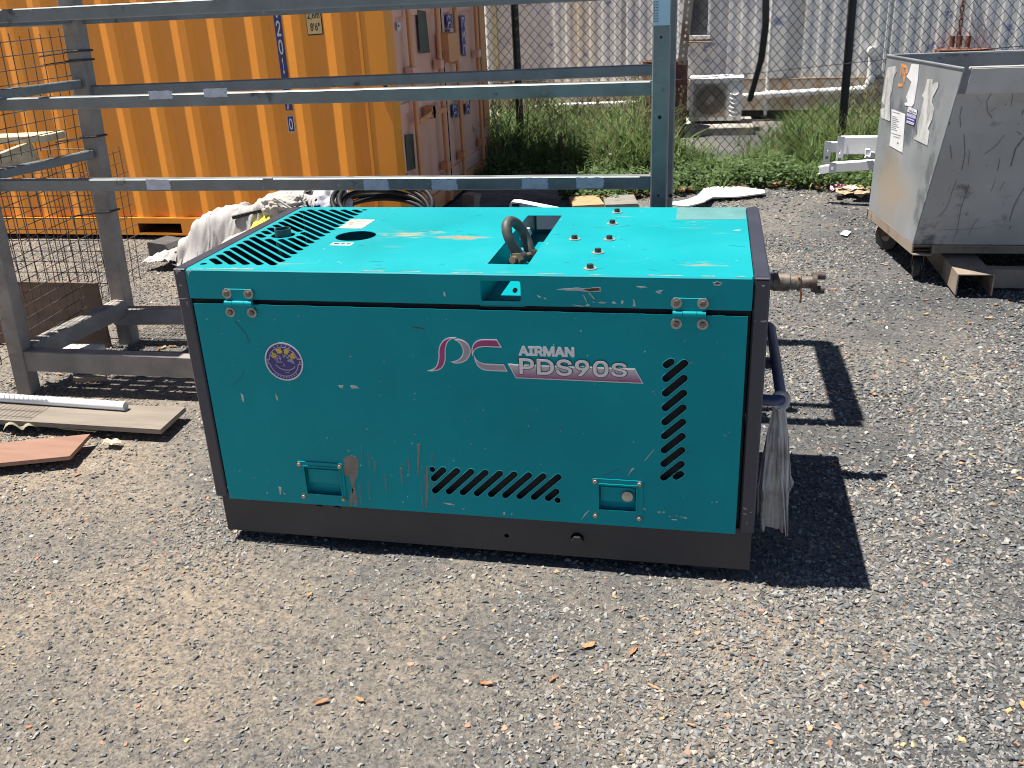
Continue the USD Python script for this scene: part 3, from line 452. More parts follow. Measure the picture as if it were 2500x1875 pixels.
chipdecal(door, [fp(crl, s) for s in ([(415, 120), (440, 100), (475, 95), (505, 105), (523, 135), (520, 240), (505, 265), (492, 300), (512, 400), (516, 465), (496, 465), (470, 300), (455, 245), (440, 235), (425, 250), (412, 190)], [(472, 330), (486, 340), (480, 440), (466, 470), (460, 440)], [(952, 15), (975, 10), (968, 120), (962, 240), (955, 245)], [(885, 120), (893, 122), (898, 240), (892, 245)], [(1018, 170), (1030, 172), (1034, 330), (1024, 460), (1014, 490)])], CEMENT, -.0058, 'cement_splash')
for fr in (0, 1):
    k_ = '/World/air_compressor/end_frame' + ('_001' if fr else '')
    pl_ = [fp(cr1, s, 0) for s in ([(225, 1075), (255, 1060), (285, 1075), (305, 1085), (265, 1095), (255, 1125), (245, 1095)], [(285, 1240), (312, 1258), (308, 1266), (283, 1250)], [(262, 1408), (310, 1405), (382, 1410), (310, 1418)], [(370, 1440), (385, 1455), (380, 1480), (405, 1508), (372, 1480)])] if not fr else [fp(cr2, s, 0) for s in ([(2083, 840), (2135, 833), (2138, 842), (2110, 850)], [(2100, 600), (2122, 597), (2122, 606), (2104, 608)], [(2052, 836), (2060, 838), (2056, 844)])] + [fp(cr3, s, 0) for s in ([(1745, 580), (1785, 598), (1780, 606), (1755, 600)], [(1740, 635), (1780, 640), (1775, 652), (1760, 648)], [(1808, 628), (1836, 622), (1815, 635)], [(1775, 740), (1790, 690), (1784, 735)])]
    chipdecal(k_, pl_, M('grey_chip' + str(fr), (.26, .26, .27), 60, .6), -.0006)
# wear along the bent front edge of the roof
r2 = np.random.default_rng(3); ed = []
for x_, w_, h_ in [(.055, .03, .004), (.09, .09, .006), (.17, .05, .007), (.155, .02, .012), (.50, .06, .003), (.60, .05, .003), (1.18, .08, .004), (1.30, .03, .005), (1.375, .02, .006), (.93, .06, .003), (.72, .08, .0025), (1.05, .04, .003)]:
    q_ = np.linspace(0, 1, 9); ed.append(Polygon([(x_ + w_ * t, r2.uniform(.001, .003)) for t in q_] + [(x_ + w_ * t, .004 + h_ * r2.uniform(.3, 1)) for t in q_[::-1]]))
part(roof, 'edge_wear', flat(unary_union(ed), H_ + .0006, .0005), M('rubbed_edge', [(0, (.20, .12, .06)), (1, (.38, .34, .27))], 50, .7, layers=[((.05, .3, .32), 60, .5, .6, O3)]))

# rust blooms and scuffs on the roof, beside the label and along the front
rs = np.random.default_rng(17)
def blob(x, y, a, b, n=11, th=0.0):
    t = np.linspace(0, 2 * np.pi, n, endpoint=False); k = rs.uniform(.45, 1.15, n); return affinity.rotate(Polygon(np.stack([x + a * k * np.cos(t), y + b * k * np.sin(t)], -1)).buffer(0), th, origin=(x, y))
sc_ = [blob(rs.uniform(.05, 1.40), rs.uniform(.02, .70), rs.uniform(.0015, .007), rs.uniform(.0008, .0022), 7, rs.uniform(0, 180)) for _ in range(70)]
part(roof, 'paint_scuff', flat(unary_union(sc_).difference(unary_union(holes).buffer(.003)), H_ + .0005, .0004), M('pale_scuff', [(0, (.05, .30, .32)), (1, (.34, .52, .52))], 90, .7), kind='stuff')
dk = [blob(rs.uniform(.25, 1.40), rs.uniform(.02, .70), rs.uniform(.004, .02), rs.uniform(.0005, .0012), 7, rs.normal(-15, 25)) for _ in range(40)]
part(roof, 'dark_scratch', flat(unary_union(dk).difference(unary_union(holes).buffer(.003)), H_ + .0004, .0003), M('dark_teal_scratch', (.004, .09, .10), 50, .6), kind='stuff')
part(roof, 'white_chip', flat(blob(1.385, .435, .014, .007, 13, 20), H_ + .0008, .0004), CHIP)
fw = [affinity.rotate(Polygon([(x - a, z), (x, z + b), (x + a, z), (x, z - b)]), th, origin=(x, z)) for x, z, a, b, th in zip(rs.uniform(.07, 1.38, 90), rs.uniform(.15, .69, 90), rs.uniform(.0006, .0022, 90), rs.uniform(.0008, .0035, 90), rs.uniform(-40, 40, 90))]
part(door, 'paint_speck', front(unary_union(fw).difference(unary_union(vents).buffer(.002)).difference(unary_union([sbox(*r) for r in lr])), -.0054, .0004), M('pale_speck', [(0, (.10, .30, .32)), (1, (.42, .46, .45))], 200, .6), kind='stuff')
fx = [LineString([(x, z), (x + d, z - l * .5), (x + d * 1.4, z - l)]).buffer(w) for x, z, d, l, w in ((.152, .655, .022, .055, .0008), (.112, .48, .03, -.045, .0004), (.62, .655, .02, .004, .0016), (1.29, .36, -.05, .07, .0003), (1.12, .30, -.04, .05, .0003))]
part(door, 'dark_scratch', front(unary_union(fx), -.0054, .0004), M('dark_scratch', (.01, .05, .06), 50, .6), kind='stuff')
part(lip, 'rubber_bumper', rod((.876, .004, .750), (.876, -.002, .750), .0055, 14), BLACK)

st_ = [Polygon([(x, z), (x + w, z - .004), (x + w * .8, z - l * .6), (x + w * .35, z - l), (x + w * .1, z - l * .7)]) for x, z, w, l in zip(rs.uniform(.40, .66, 16), rs.uniform(.20, .33, 16), rs.uniform(.002, .007, 16), rs.uniform(.03, .11, 16))]
part(door, 'dirt_streak', front(unary_union(st_).intersection(sbox(.3, .139, 1, .6)).difference(unary_union(vents).buffer(.002)), -.0053, .0003), M('thin_dirt_streak', [(0, (.02, .17, .185)), (1, (.07, .19, .19))], 40, .6), kind='stuff')

part(shk, 'rag_shred', jitter(subdiv(bx(.835, .860, .27, .285, .80, .83), .006), .008, 60, 2), M('white_shred', (.5, .48, .46), 30, .9))
# ---------------------------------------------------------------- rag on the guard rail
def cloth_mat(name, cols, dirt): return M(name, cols, 9, .9, spec=.2, layers=[(dirt, 11, .50, .75, O3)], bump=.002, bscale=120)
rg = thing('hanging_rag', 'dirty grey-white torn rag tied over the guard rail at the compressor end', 'rag', (1.497, .06, .1))
RAG = cloth_mat('dirty_rag', [(0, (.34, .325, .305)), (1, (.46, .445, .425))], (.22, .205, .18))
kr4 = crop(1560, 640, 1422 / 600)
def rag_strip(left, right, y, amp, waves, seed, n=40, m=26):
    """A hanging pleated strip between two edges (pixels of the photograph's crop), about the depth y."""
    L_a, R_a = np.array(left, float), np.array(right, float); tl, tr = np.linspace(0, 1, len(L_a)), np.linspace(0, 1, len(R_a)); G = np.zeros((n, m, 3))
    for i, s_ in enumerate(np.linspace(0, 1, n)):
        a = [np.interp(s_, tl, L_a[:, k]) for k in (0, 1)]; b_ = [np.interp(s_, tr, R_a[:, k]) for k in (0, 1)]
        for j, t in enumerate(np.linspace(0, 1, m)):
            q_ = onY(*kr4(a[0] + (b_[0] - a[0]) * t, a[1] + (b_[1] - a[1]) * t), y); f = meshkit.fbm(np.array([t * 4 + seed, s_ * 2.2, seed * 2.0]), 3, seed); w_ = abs(math.sin(math.pi * (waves * t + 1.3 * (f - .5)))); G[i, j] = q_ + np.array([0, amp * (w_ - .5) * (.5 + s_) + .008 * (f - .5), 0])
    return sheet(G, .0012)
part(rg, 'rag_fold', rag_strip([(772, 842), (740, 1000), (715, 1250), (706, 1400), (705, 1542)], [(835, 850), (845, 1000), (842, 1250), (838, 1420), (832, 1556)], .062, .018, .9, 3), RAG, smooth=True)
part(rg, 'rag_fold', rag_strip([(800, 845), (805, 1000), (800, 1180), (828, 1330), (846, 1575)], [(846, 850), (862, 1000), (868, 1200), (864, 1420), (862, 1582)], .045, .012, .8, 5), RAG, smooth=True)
part(rg, 'rag_fold', rag_strip([(778, 845), (735, 1020), (700, 1200), (686, 1290), (683, 1450)], [(820, 850), (780, 1020), (745, 1220), (722, 1340), (710, 1470)], .095, .016, .9, 8), RAG, smooth=True)
part(rg, 'rag_fold', rag_strip([(820, 848), (838, 1000), (850, 1200), (858, 1366)], [(850, 850), (868, 1020), (880, 1240), (900, 1280), (878, 1366)][:4], .085, .010, .8, 9), RAG, smooth=True)
part(rg, 'rag_knot', jitter(trimesh.creation.torus(.0165, .0075, 24, 12).apply_transform(trimesh.transformations.rotation_matrix(1.3, [1, 0, .3])).apply_translation((1.494, .058, .474)), .003, 60, 4), RAG, smooth=True)

# ---------------------------------------------------------------- the steel rack behind the compressor
RK = thing('steel_rack', 'open galvanised square-tube rack with tape-patched rails behind the compressor', 'rack', (0, 1.2, 0))
YF, YB = .96, 1.50; YB2 = 1.74; YM = YF + .045
def hrail(name, y0, y1, z, x0, x1, w, h, mat, lbl=None): return part(RK, name, bar((x0, y0, z), (x1, y1, z), w, h, .0035, up=(0, 0, 1)), mat, label=lbl)
zl = (onY(700, 432, YF)[2] + onY(700, 464, YF)[2]) / 2; zm = (onY(700, 221, YM)[2] + onY(700, 253, YM)[2]) / 2
BOLTH = plain('bolt_hole', (.01, .01, .01), .9)
lo = hrail('rail', YF, YF, zl, -1.75, 1.125, .040, .042, GALV, 'lower front rail with silver tape patches'); mi = hrail('rail', YM, YM, zm, -1.75, 1.125, .040, .043, GALV, 'middle front rail')
hrail('rail', YF + .09, YF + .09, 1.394, -1.75, 1.125, .04, .045, GALV); hrail('rail', YF + .135, YF + .135, 1.80, -1.75, 1.125, .04, .045, GALV)
hrail('rail', YB, YB2, zm - .002, -1.27, 1.12, .04, .040, GALV); hrail('rail', YB, YB2, 1.375, -1.45, 1.12, .04, .045, GALV); hrail('rail', YB, YB2, 1.80, -1.2, 1.12, .07, .045, GALV)
hrail('base_beam', YF - .03, YF - .03, .135, -1.335, 1.115, .05, .085, GALV_DUST); hrail('base_beam', YB - .03, YB2, .135, -1.29, 1.11, .05, .075, GALV_DUST)
def post(b, t, w, d, mat, ext=1.0, name='post'):
    b, t = np.array(b, float), np.array(t, float); return part(RK, name, bar(b, b + (t - b) * ext, d, w, .004, up=(1, 0, 0)), mat)
fl = np.array((-1.355, YF - .03, -.02)); lean = np.array((.045, 0, 1.0))
post(fl, fl + lean * 1.85, .065, .065, GALV_DUST); bl = np.array((-1.268, YB, -.02)); blp = post(bl, bl + lean * 1.85, .070, .065, GALV_DUST)
frp = post((1.150, YF, 0), (1.150, YF, 1.83), .052, .05, GALV); brp = post((1.136, YB2, 0), (1.136, YB2, 1.83), .052, .05, GALV)
part(frp, 'label_sheet', bx(1.126, 1.175, YF - .027, YF - .0255, onY(1610, 62, YF - .026)[2], 1.62), M('pale_blue_label', (.42, .53, .62), 4, .35), label='blank pale blue label wrapped round the top of the post')
part(frp, 'label_dots', [bx(x, x + .003, YF - .0278, YF - .0272, z, z + .003) for x in (1.1275, 1.1325, 1.1375) for z in np.arange(onY(1610, 62, YF - .026)[2] + .01, 1.56, .0075)], BLACKV, kind='stuff')
part(frp, 'weld_bead', [jitter(rod((1.122, YF - .018, z), (1.122, YF + .018, z), .005, 8), .001, 200, 3) for z in (zl + .021, zm + .021, 1.424)], GALV_DUST)
def leantop(b, z): return np.array(b) + lean * z
zs1, zs2 = onY(203, 205, YB - .03)[2], onY(236, 376, YB - .03)[2]
for z in (zs1, zs2, 1.375, 1.80): part(RK, 'side_rail', bar(leantop(fl, z) + (.0, .03, .02), leantop(bl, z) + (.0, -.033, .02), .035, .035, .003, up=(0, 0, 1)), GALV)
part(RK, 'side_beam', bar(fl + (.025, .03, .175), bl + (.02, -.03, .195), .06, .075, .004, up=(0, 0, 1)), GALV_DUST)
part(RK, 'side_rail', bar((1.145, YF + .025, 1.80), (1.14, YB2 - .025, 1.80), .09, .045, .003, up=(0, 0, 1)), GALV)
# tape patches: (rail, left u, right u, v top, v bottom)
r3 = np.random.default_rng(8)
def patch(par, u0, u1, v0, v1, y=YF - .0205):
    a, b = onY(u0, (v0 + v1) / 2, y), onY(u1, (v0 + v1) / 2, y); z0, z1 = onY((u0 + u1) / 2, v1, y)[2], onY((u0 + u1) / 2, v0, y)[2]; t = np.linspace(0, 1, 12); e = lambda s: r3.uniform(-s, s, 12)
    pts = [(a[0] + (b[0] - a[0]) * x, z1 + d) for x, d in zip(t, e(.0012))] + [(b[0] + d, z1 + (z0 - z1) * x) for x, d in zip(t, e(.004))] + [(b[0] + (a[0] - b[0]) * x, z0 + d) for x, d in zip(t, e(.0012))] + [(a[0] + d, z0 + (z1 - z0) * x) for x, d in zip(t, e(.0015))]
    part(par, 'tape_patch', front(Polygon(pts).buffer(0), y, .0008), TAPE)
for p_ in ((357, 415, 438, 463), (888, 949, 439, 464), (1054, 1116, 439, 464), (1274, 1338, 434, 461), (1407, 1473, 433, 460)): patch(lo, *p_)
for p_ in ((363, 420, 222, 242), (497, 555, 216, 237)): patch(mi, *p_, y=YM - .0205)
for z in (1.27, 1.235, .935, .62):
    q_ = leantop(bl, z); part(blp, 'cable_tie', tube([q_ + (-.0385, -.036, .002), q_ + (.0385, -.036, .006), q_ + (.0385, .036, .004), q_ + (-.0385, .036, .0)], .0045, 6, closed=True), BLACK)
    part(blp, 'tie_tail', tube([q_ + (-.038, -.037, .0), q_ + (-.09, -.05, -.004), q_ + (-.14, -.06, -.010)], .004, 6), BLACK)

# ---------------------------------------------------------------- wire mesh sheets at the rack's left end
def mesh_sheet(name, label, org, eu, ev, nu, nv, pitch, r=.0019, skew=0.0, seed=0):
    org, eu, ev = (np.array(x, float) for x in (org, eu, ev)); eu /= np.linalg.norm(eu); ev /= np.linalg.norm(ev); nrm = np.cross(eu, ev); ms = []; rr = np.random.default_rng(seed)
    bend = lambda s, t: nrm * (.012 * math.sin(3 * s + seed) + .008 * math.sin(4 * t))
    for i in range(nu + 1): ms.append(tube([org + eu * (i * pitch + .002 * math.sin(t * 5 + i)) + ev * t + bend(i * pitch, t) for t in np.linspace(-.02 + rr.uniform(-.015, .015), nv * pitch + .02 + rr.uniform(-.015, .02), 9)], r, 5))
    for j in range(nv + 1): ms.append(tube([org + eu * s + ev * (j * pitch) + bend(s, j * pitch) + nrm * 2 * r for s in np.linspace(-.02, nu * pitch + .02 + rr.uniform(-.01, .03), 13)], r, 5))
    t = thing(name, label, 'mesh sheet', org); part(t, 'wire_grid', ms, WIRE, smooth=True); return t
mesh_sheet('wire_mesh_sheet', 'flat rusty wire mesh sheet standing across the rear of the rack end', (-2.55, YB + .045, .26), (1, 0, 0.0), (0, 0, 1), 25, 12, .050, seed=1)
mx_ = (onY(345, 650, 1.85)[0] + 1.375) / 1.25 - .01
mesh_sheet('wire_mesh_sheet', 'bent rusty wire mesh sheet standing along the rack end past its rear post', (-1.375, .60, .15), (mx_, 1, .045), (.045, -.01, 1), 25, 12, .050, seed=2)
mesh_sheet('wire_mesh_sheet', 'upper rusty wire mesh sheet tied high between the rack posts', (-1.335, .80, .90), (.12, 1, .02), (.045, 0, 1), 13, 8, .050, seed=3)
mesh_sheet('wire_mesh_sheet', 'wire mesh sheet lying flat on the gravel behind the rack', (-1.12, 1.62, .035), (1, .05, 0), (-.05, 1, .01), 19, 5, .052, seed=4)
# brown ply board and timber offcuts in the rack end
PLY = M('weathered_brown_ply', [(0, (.11, .068, .045)), (1, (.18, .115, .08))], 3, .85, stretch=(.6, 6, 6), layers=[((.08, .05, .035), 9, .55, .75, O3)], bump=.0008, bscale=30)
single('brown_board', bx(-2.3, -1.315, YB - .075, YB - .060, .0, .30, .001), PLY, 'dark brown ply board on edge below the wire mesh in the rack end', 'board')
RAWWOOD = M('raw_timber', [(0, (.42, .33, .20)), (1, (.60, .50, .34))], 4, .8, stretch=(1, 9, 9), layers=[((.27, .2, .12), 12, .56, .75, (1, 6, 6))], bump=.0008, bscale=30)
tb = onY(130, 340, 1.28)
p0_, p1_ = onY(-260, 352, 1.30), onY(136, 333, 1.34)
single('pale_plank', bar(p0_, p1_, .13, .028, .002, up=(0, 0, 1)), RAWWOOD, 'pale rough plank lying high across the rack end behind the wire mesh', 'plank')
p0_, p1_ = onY(-80, 432, 1.08), onY(84, 366, 1.30)
single('pale_plank', bar(p0_, p1_, .03, .075, .002, up=(0, 0, 1)), RAWWOOD, 'narrow split timber batten slanting under the pale plank in the rack end', 'plank')

part(frp, 'bolt_hole', [rod((1.150, YF - .0256, z), (1.150, YF - .0245, z), .006, 12) for z in (.70, 1.02)] + [rod((1.150, YF - .0255, z), (1.150, YF - .0245, z), .004, 10) for z in (.78, 1.25)], BOLTH)
part(lo, 'weld_bead', [jitter(rod((x, YF - .019, zl + .021), (x + .035, YF - .019, zl + .021), .0035, 8), .001, 200, 5) for x in (1.09, -.2)], GALV_DUST)
part(brp, 'bolt_hole', rod((1.155, YB2 - .0256, .62), (1.155, YB2 - .0245, .62), .008, 12), BOLTH)
# ---------------------------------------------------------------- the orange shipping container
YC = 3.345; XC = -.545; ZT = 2.45; YE = 5.83; XL = -5.6
CT = thing('shipping_container', 'orange corrugated shipping container with faded salmon end doors', 'shipping container', (-2, 4.5, 0))
KY, KZ = .105, -.024                                             # sheared askew so the sun grazes its ribs; follows the yard's fall
def _askew(v): v = np.array(v); v[:, 1] += KY * (XC - v[:, 0]); v[:, 2] += KZ * np.maximum(XC - v[:, 0], 0); return v
SHEAR[CT] = _askew
def onC(u, v, y):
    d = ray(u, v); t = (y + KY * XC - CAM_C[1] - KY * CAM_C[0]) / (d[1] + KY * d[0]); q = CAM_C + d * t; return np.array([q[0], y, q[2] - KZ * (XC - q[0])])
pitch = None
# corrugated side: one pressed sheet. The rib edges follow the photograph's spacing.
u1, u2 = onC(1075 / 3.456, 1490 / 3.456, YC)[0], onC(1935 / 3.456, 1490 / 3.456, YC)[0]; pitch = (u2 - u1) / 3
x_anchor = onC(1935 / 3.456, 1490 / 3.456, YC)[0] - .018          # where a lit slope begins on its left
FO, FS, FR, DEP = .215 * pitch, .285 * pitch, .14 * pitch, .022  # uneven rib slopes, shaped so the sun lights most of the left ones
prof = [] ; k0 = int((x_anchor - XL) / pitch) + 1
x = x_anchor - k0 * pitch
XS = XC - .155
while x < XS - .02:
    for dx, dy in ((0, DEP), (FS, 0), (FS + FO, 0), (FS + FO + FR, DEP)):
        if XL + .1 < x + dx < XS: prof.append((x + dx, YC + .012 + dy))
    x += pitch
prof = [(XL + .05, YC + .012)] + prof + [(XS + .004, prof[-1][1] if prof[-1][1] > YC + .03 else YC + .012 + DEP)]
ZS0 = onC(300, 533, YC)[2]
part(CT, 'corrugated_side', sheet(np.array([[(px_, py_, ZS0), (px_, py_, ZT)] for px_, py_ in prof])), ORANGE)
bs = part(CT, 'bottom_side_rail', [front(sbox(XL, .03, XC - .12, ZS0).difference(unary_union([sbox(onC(338, 560, YC)[0], .045, onC(443, 560, YC)[0], ZS0 - .035), sbox(-4.6, .045, -4.25, ZS0 - .035)])), YC + .004, .006), bx(XL, XC - .12, YC + .004, YC + .055, ZS0 - .006, ZS0 + .002, .001)], ORANGE)
part(CT, 'fork_pocket', [bx(onC(338, 560, YC)[0] - .01, onC(443, 560, YC)[0] + .01, YC + .02, YC + .6, .035, .039), bx(onC(338, 560, YC)[0] - .004, onC(338, 560, YC)[0], YC + .012, YC + .6, .039, ZS0 - .03), bx(onC(443, 560, YC)[0], onC(443, 560, YC)[0] + .004, YC + .012, YC + .6, .039, ZS0 - .03)], M('dark_orange_inside', (.10, .045, .01), 5, .8))
part(CT, 'top_side_rail', bx(XL, XC - .12, YC + .013, YC + .07, ZT - .003, ZT + .09, .006), ORANGE)
part(CT, 'corner_post', [bx(XS, XC, YC, YC + .006, .11, ZT + .1, .001), bx(XC - .006, XC, YC + .004, YC + .15, .11, ZT + .1, .001), bx(XS - .012, XS + .006, YC - .004, YC + .004, .11, ZT, .0015)], ORANGE)
part(CT, 'corner_casting', bx(XC - .165, XC + .006, YC - .006, YC + .17, 0.0, .115, .008), ORANGE); part(CT, 'corner_casting', bx(XC - .165, XC + .006, YE - .17, YE + .006, 0.0, .115, .008), RUSTORANGE)
part(CT, 'roof', bx(XL, XC, YC + .01, YE, ZT + .085, ZT + .105), ORANGE); part(CT, 'rear_wall', bx(XL, XC - .01, YE - .02, YE, .1, ZT + .09), ORANGE); part(CT, 'far_end', bx(XL, XL + .02, YC + .02, YE - .02, .05, ZT + .08), ORANGE); part(CT, 'floor', bx(XL + .02, XC - .02, YC + .07, YE - .03, .13, .16), RUSTORANGE)
# door end at x = XC
part(CT, 'rear_corner_post', bx(XC - .15, XC, YE - .17, YE - .004, .11, ZT + .1, .003), RUSTORANGE)
part(CT, 'door_sill', bx(XC - .06, XC + .004, YC + .155, YE - .17, .03, .145, .004), RUSTORANGE); part(CT, 'door_header', bx(XC - .08, XC, YC + .155, YE - .17, ZT - .02, ZT + .1, .004), SALMON)
# sunk panels in the doors
ym = (YC + .15 + YE - .17) / 2
for y0, y1 in ((YC + .155, ym - .006), (ym + .006, YE - .172)):
    d = part(CT, 'door', [sideX(sbox(y0, .15, y1, ZT - .025).difference(unary_union([sbox(y0 + .07, z0, y1 - .07, z1) for z0, z1 in ((.24, .74), (.80, 1.30), (1.36, 1.86), (1.92, 2.36))])), XC - .016, .03), sideX(sbox(y0 + .06, .2, y1 - .06, ZT - .05), XC - .034, .008)], SALMON)
    part(d, 'door_gasket', [bx(XC - .03, XC - .012, y0 - .004, y0 + .001, .15, ZT - .025), bx(XC - .03, XC - .012, y1 - .001, y1 + .004, .15, ZT - .025)], BLACK)
    for f in (.22, .80):
        yb = y0 + (y1 - y0) * f; lb = part(d, 'locking_bar', rod((XC + .022, yb, .06), (XC + .022, yb, ZT + .05), .0165, 14), RUSTORANGE, smooth=40)
        for z in (.30, .98, 2.1): part(lb, 'bar_bracket', [bx(XC - .018, XC + .042, yb - .036, yb + .036, z - .03, z + .03, .006)], SALMON if z in (.98,) else RUSTORANGE)
        part(lb, 'cam_keeper', bx(XC - .01, XC + .05, yb - .035, yb + .035, .055, .12, .005), RUSTORANGE)
        part(lb, 'bar_handle', [bar((XC + .043, yb + .01, .68), (XC + .043, yb + .36 * (1 if f < .5 else -1), .70), .012, .035, .003, up=(0, 0, 1)), bx(XC - .014, XC + .05, yb + .31 * (1 if f < .5 else -1) - .03, yb + .31 * (1 if f < .5 else -1) + .03, .66, .74, .004)], RUSTORANGE)
    yh = y0 + .004 if y0 < ym - .3 else y1 - .004
    for z in (.35, 1.45, 2.1): part(d, 'door_hinge', bx(XC - .02, XC + .010, yh - .05, yh + .06, z - .04, z + .04, .006), SALMON)
part(CT, 'lock_box', bx(XC - .01, XC + .075, ym - .14, ym + .10, .98, 1.17, .006), RUSTORANGE)
def dx_decal(name, y0, y1, z0, z1, mat, label=None, x=XC - .0145): return part(CT, name, sideX(sbox(y0, z0, y1, z1), x, .001), mat, label=label)
def yz(u, v, x=XC): q_ = onX(u, v, x); return q_[1], q_[2]
kd = crop(920, 0, 1548 / 280)
def quad_decal(name, pts, mat, label=None, x=XC - .0140, k=kd): return part(CT, name, sideX(Polygon([yz(*k(u, v), x) for u, v in pts]).buffer(0), x, .001), mat, label=label)
quad_decal('dark_plate', [(545, 132), (660, 150), (718, 708), (585, 722)], GREYV, 'scratched dark plate on the near door')
quad_decal('white_emblem', [(275, 305), (320, 303), (320, 400), (290, 428), (272, 370)], WHITEP); quad_decal('emblem_ring', [(284, 335), (304, 330), (300, 365), (283, 370)], BLUE, x=XC - .0132)
quad_decal('green_plate', [(1197, 1012), (1255, 1003), (1275, 1262), (1212, 1285)], M('old_green_plate', [(0, (.035, .045, .03)), (1, (.07, .085, .06))], 12, .6), 'small old green plate low on the near door', k=crop(600, 0, 3.072))
for lbl_, pts in (('NYKU', [(930, 190), (1018, 188), (1028, 375), (945, 378)]), ('code strip', [(945, 395), (990, 393), (995, 757), (960, 757)]), ('number strip', [(1127, 207), (1185, 205), (1205, 752), (1160, 755)]), ('code patch', [(1010, 1410), (1095, 1405), (1103, 1580), (1022, 1590)]), ('size patch', [(1190, 1370), (1257, 1362), (1260, 1535), (1200, 1545)])):
    p_ = quad_decal('blue_marking', pts, BLUE); q_ = np.array([yz(*kd(u, v), XC - .0132) for u, v in pts]); lo_, hi_ = q_.min(0), q_.max(0); cells = max(2, int(round((hi_[1] - lo_[1]) / .085))); ss = []
    for i in range(cells):
        z_ = lo_[1] + (hi_[1] - lo_[1]) * (i + .5) / cells; w_ = (hi_[0] - lo_[0]) * .30; h_ = (hi_[1] - lo_[1]) / cells * .30; yc_ = (lo_[0] + hi_[0]) / 2
        for sgn in (-1, 1): ss.append(LineString([(yc_ + sgn * w_, z_ - h_), (yc_ + sgn * w_ * .6, z_ + h_)] + ([(yc_, z_ - h_ * .3)] if i % 2 else [(yc_, z_ + h_ * .9)])).buffer(.006))
    part(p_, 'worn_characters', sideX(unary_union(ss), XC - .0128, .0006), WHITEP)
# latch slot on the corner post
part(CT, 'twist_slot', bx(XC - .042, XC - .018, YC - .003, YC + .004, .855, .955, .002), DARKIN); part(CT, 'slot_lip', bx(XC - .05, XC - .008, YC - .014, YC, .843, .856, .002), ORANGE)
# markings on the corrugated side, on the outer flats and hollows where they sit
YD = YC + .012 + DEP - .0025
def sdecal(name, pts, mat, y, label=None): return part(CT, name, front(Polygon([tuple(onC(u, v, y)[[0, 2]]) for u, v in pts]).buffer(0), y, .001), mat, label=label)
kc = crop(600, 0, 3.072)
strip_ = [kc(190, 40), kc(262, 85), kc(345, 830), kc(275, 830)]
xa, xb = onC(*kc(283, 700), YD)[0], onC(*kc(336, 700), YD)[0]; zt_, zb_ = 1.75, onC(*kc(310, 828), YD)[2]
nb = part(CT, 'number_strip', front(sbox(xa, zb_, xb, zt_), YD, .001), BLUE, label='blue strip of white numerals down the container side')
def wtext(par, text, xc, z0, h, y, mat, w=None, name='numeral'):
    m = meshkit.text_mesh(text, 1.0, .1, True); v = np.array(m.vertices); lo_, hi_ = v.min(0), v.max(0); s = h / (hi_[1] - lo_[1]); sx_ = s if w is None else w / (hi_[0] - lo_[0])
    q_ = np.stack([xc + (v[:, 0] - (lo_[0] + hi_[0]) / 2) * sx_, y - v[:, 2] / .1 * .0008, z0 + (v[:, 1] - lo_[1]) * s], -1); mm = trimesh.Trimesh(q_, m.faces, process=False); mm.fix_normals(); part(par, name, mm, mat, label='numeral ' + text if name == 'numeral' else 'lettering ' + text)
xm_ = (xa + xb) / 2
for ch, v0, v1 in (('1', 20, 130), ('2', 152, 272), ('0', 295, 410), ('1', 432, 552), ('7', 690, 822)):
    za, zb2 = onC(*kc(260, v1), YD)[2], onC(*kc(260, v0), YD)[2]; wtext(nb, ch, xm_, za, zb2 - za, YD - .0004, WHITEP, w=(xb - xa) * (.22 if ch == '1' else .58))
zq0, zq1 = onC(*kc(325, 992), YD)[2], onC(*kc(310, 868), YD)[2]; cb = part(CT, 'check_digit_plate', front(sbox(xa, zq0, xb, zq1), YD, .001), WHITEP); part(cb, 'plate_field', front(sbox(xa + .004, zq0 + .004, xb - .004, zq1 - .004), YD - .0005, .001), BLUE); wtext(cb, '0', xm_, zq0 + .016, zq1 - zq0 - .032, YD - .001, WHITEP, w=(xb - xa) * .5)
hx0, hx1 = onC(*kc(462, 230), YD)[0], onC(*kc(576, 230), YD)[0]; hz0, hz1 = onC(*kc(520, 258), YD)[2], onC(*kc(510, 60), YD)[2]
hp = part(CT, 'height_plate', front(sbox(hx0, hz0, hx1, hz1).buffer(.004), YD, .001), BLACKV, label='pale height plate reading 2,6m and 8 feet 6'); part(hp, 'plate_field', front(sbox(hx0 + .003, hz0 + .003, hx1 - .003, hz1), YD - .0005, .001), YELLOWV)
zz = lambda v: onC(*kc(515, v), YD)[2]
wtext(hp, '2,6m', (hx0 + hx1) / 2, zz(150), zz(88) - zz(150), YD - .001, BLACKV, w=(hx1 - hx0) * .80, name='lettering'); wtext(hp, "8'6\"", (hx0 + hx1) / 2 + .004, zz(232), zz(172) - zz(232), YD - .001, BLACKV, w=(hx1 - hx0) * .62, name='lettering')
k1 = crop(0, 300, 2169 / 340); k1b = crop(0, 440, 2.242)
for k_, s in ((k1, [(2098, 500), (2118, 520), (2170, 800), (2150, 830), (2125, 680)]), (k1b, [(758, 130), (785, 125), (802, 190), (790, 205), (765, 190)])): sdecal('scrape', [k_(*q) for q in s], CHIPDARK, YD)
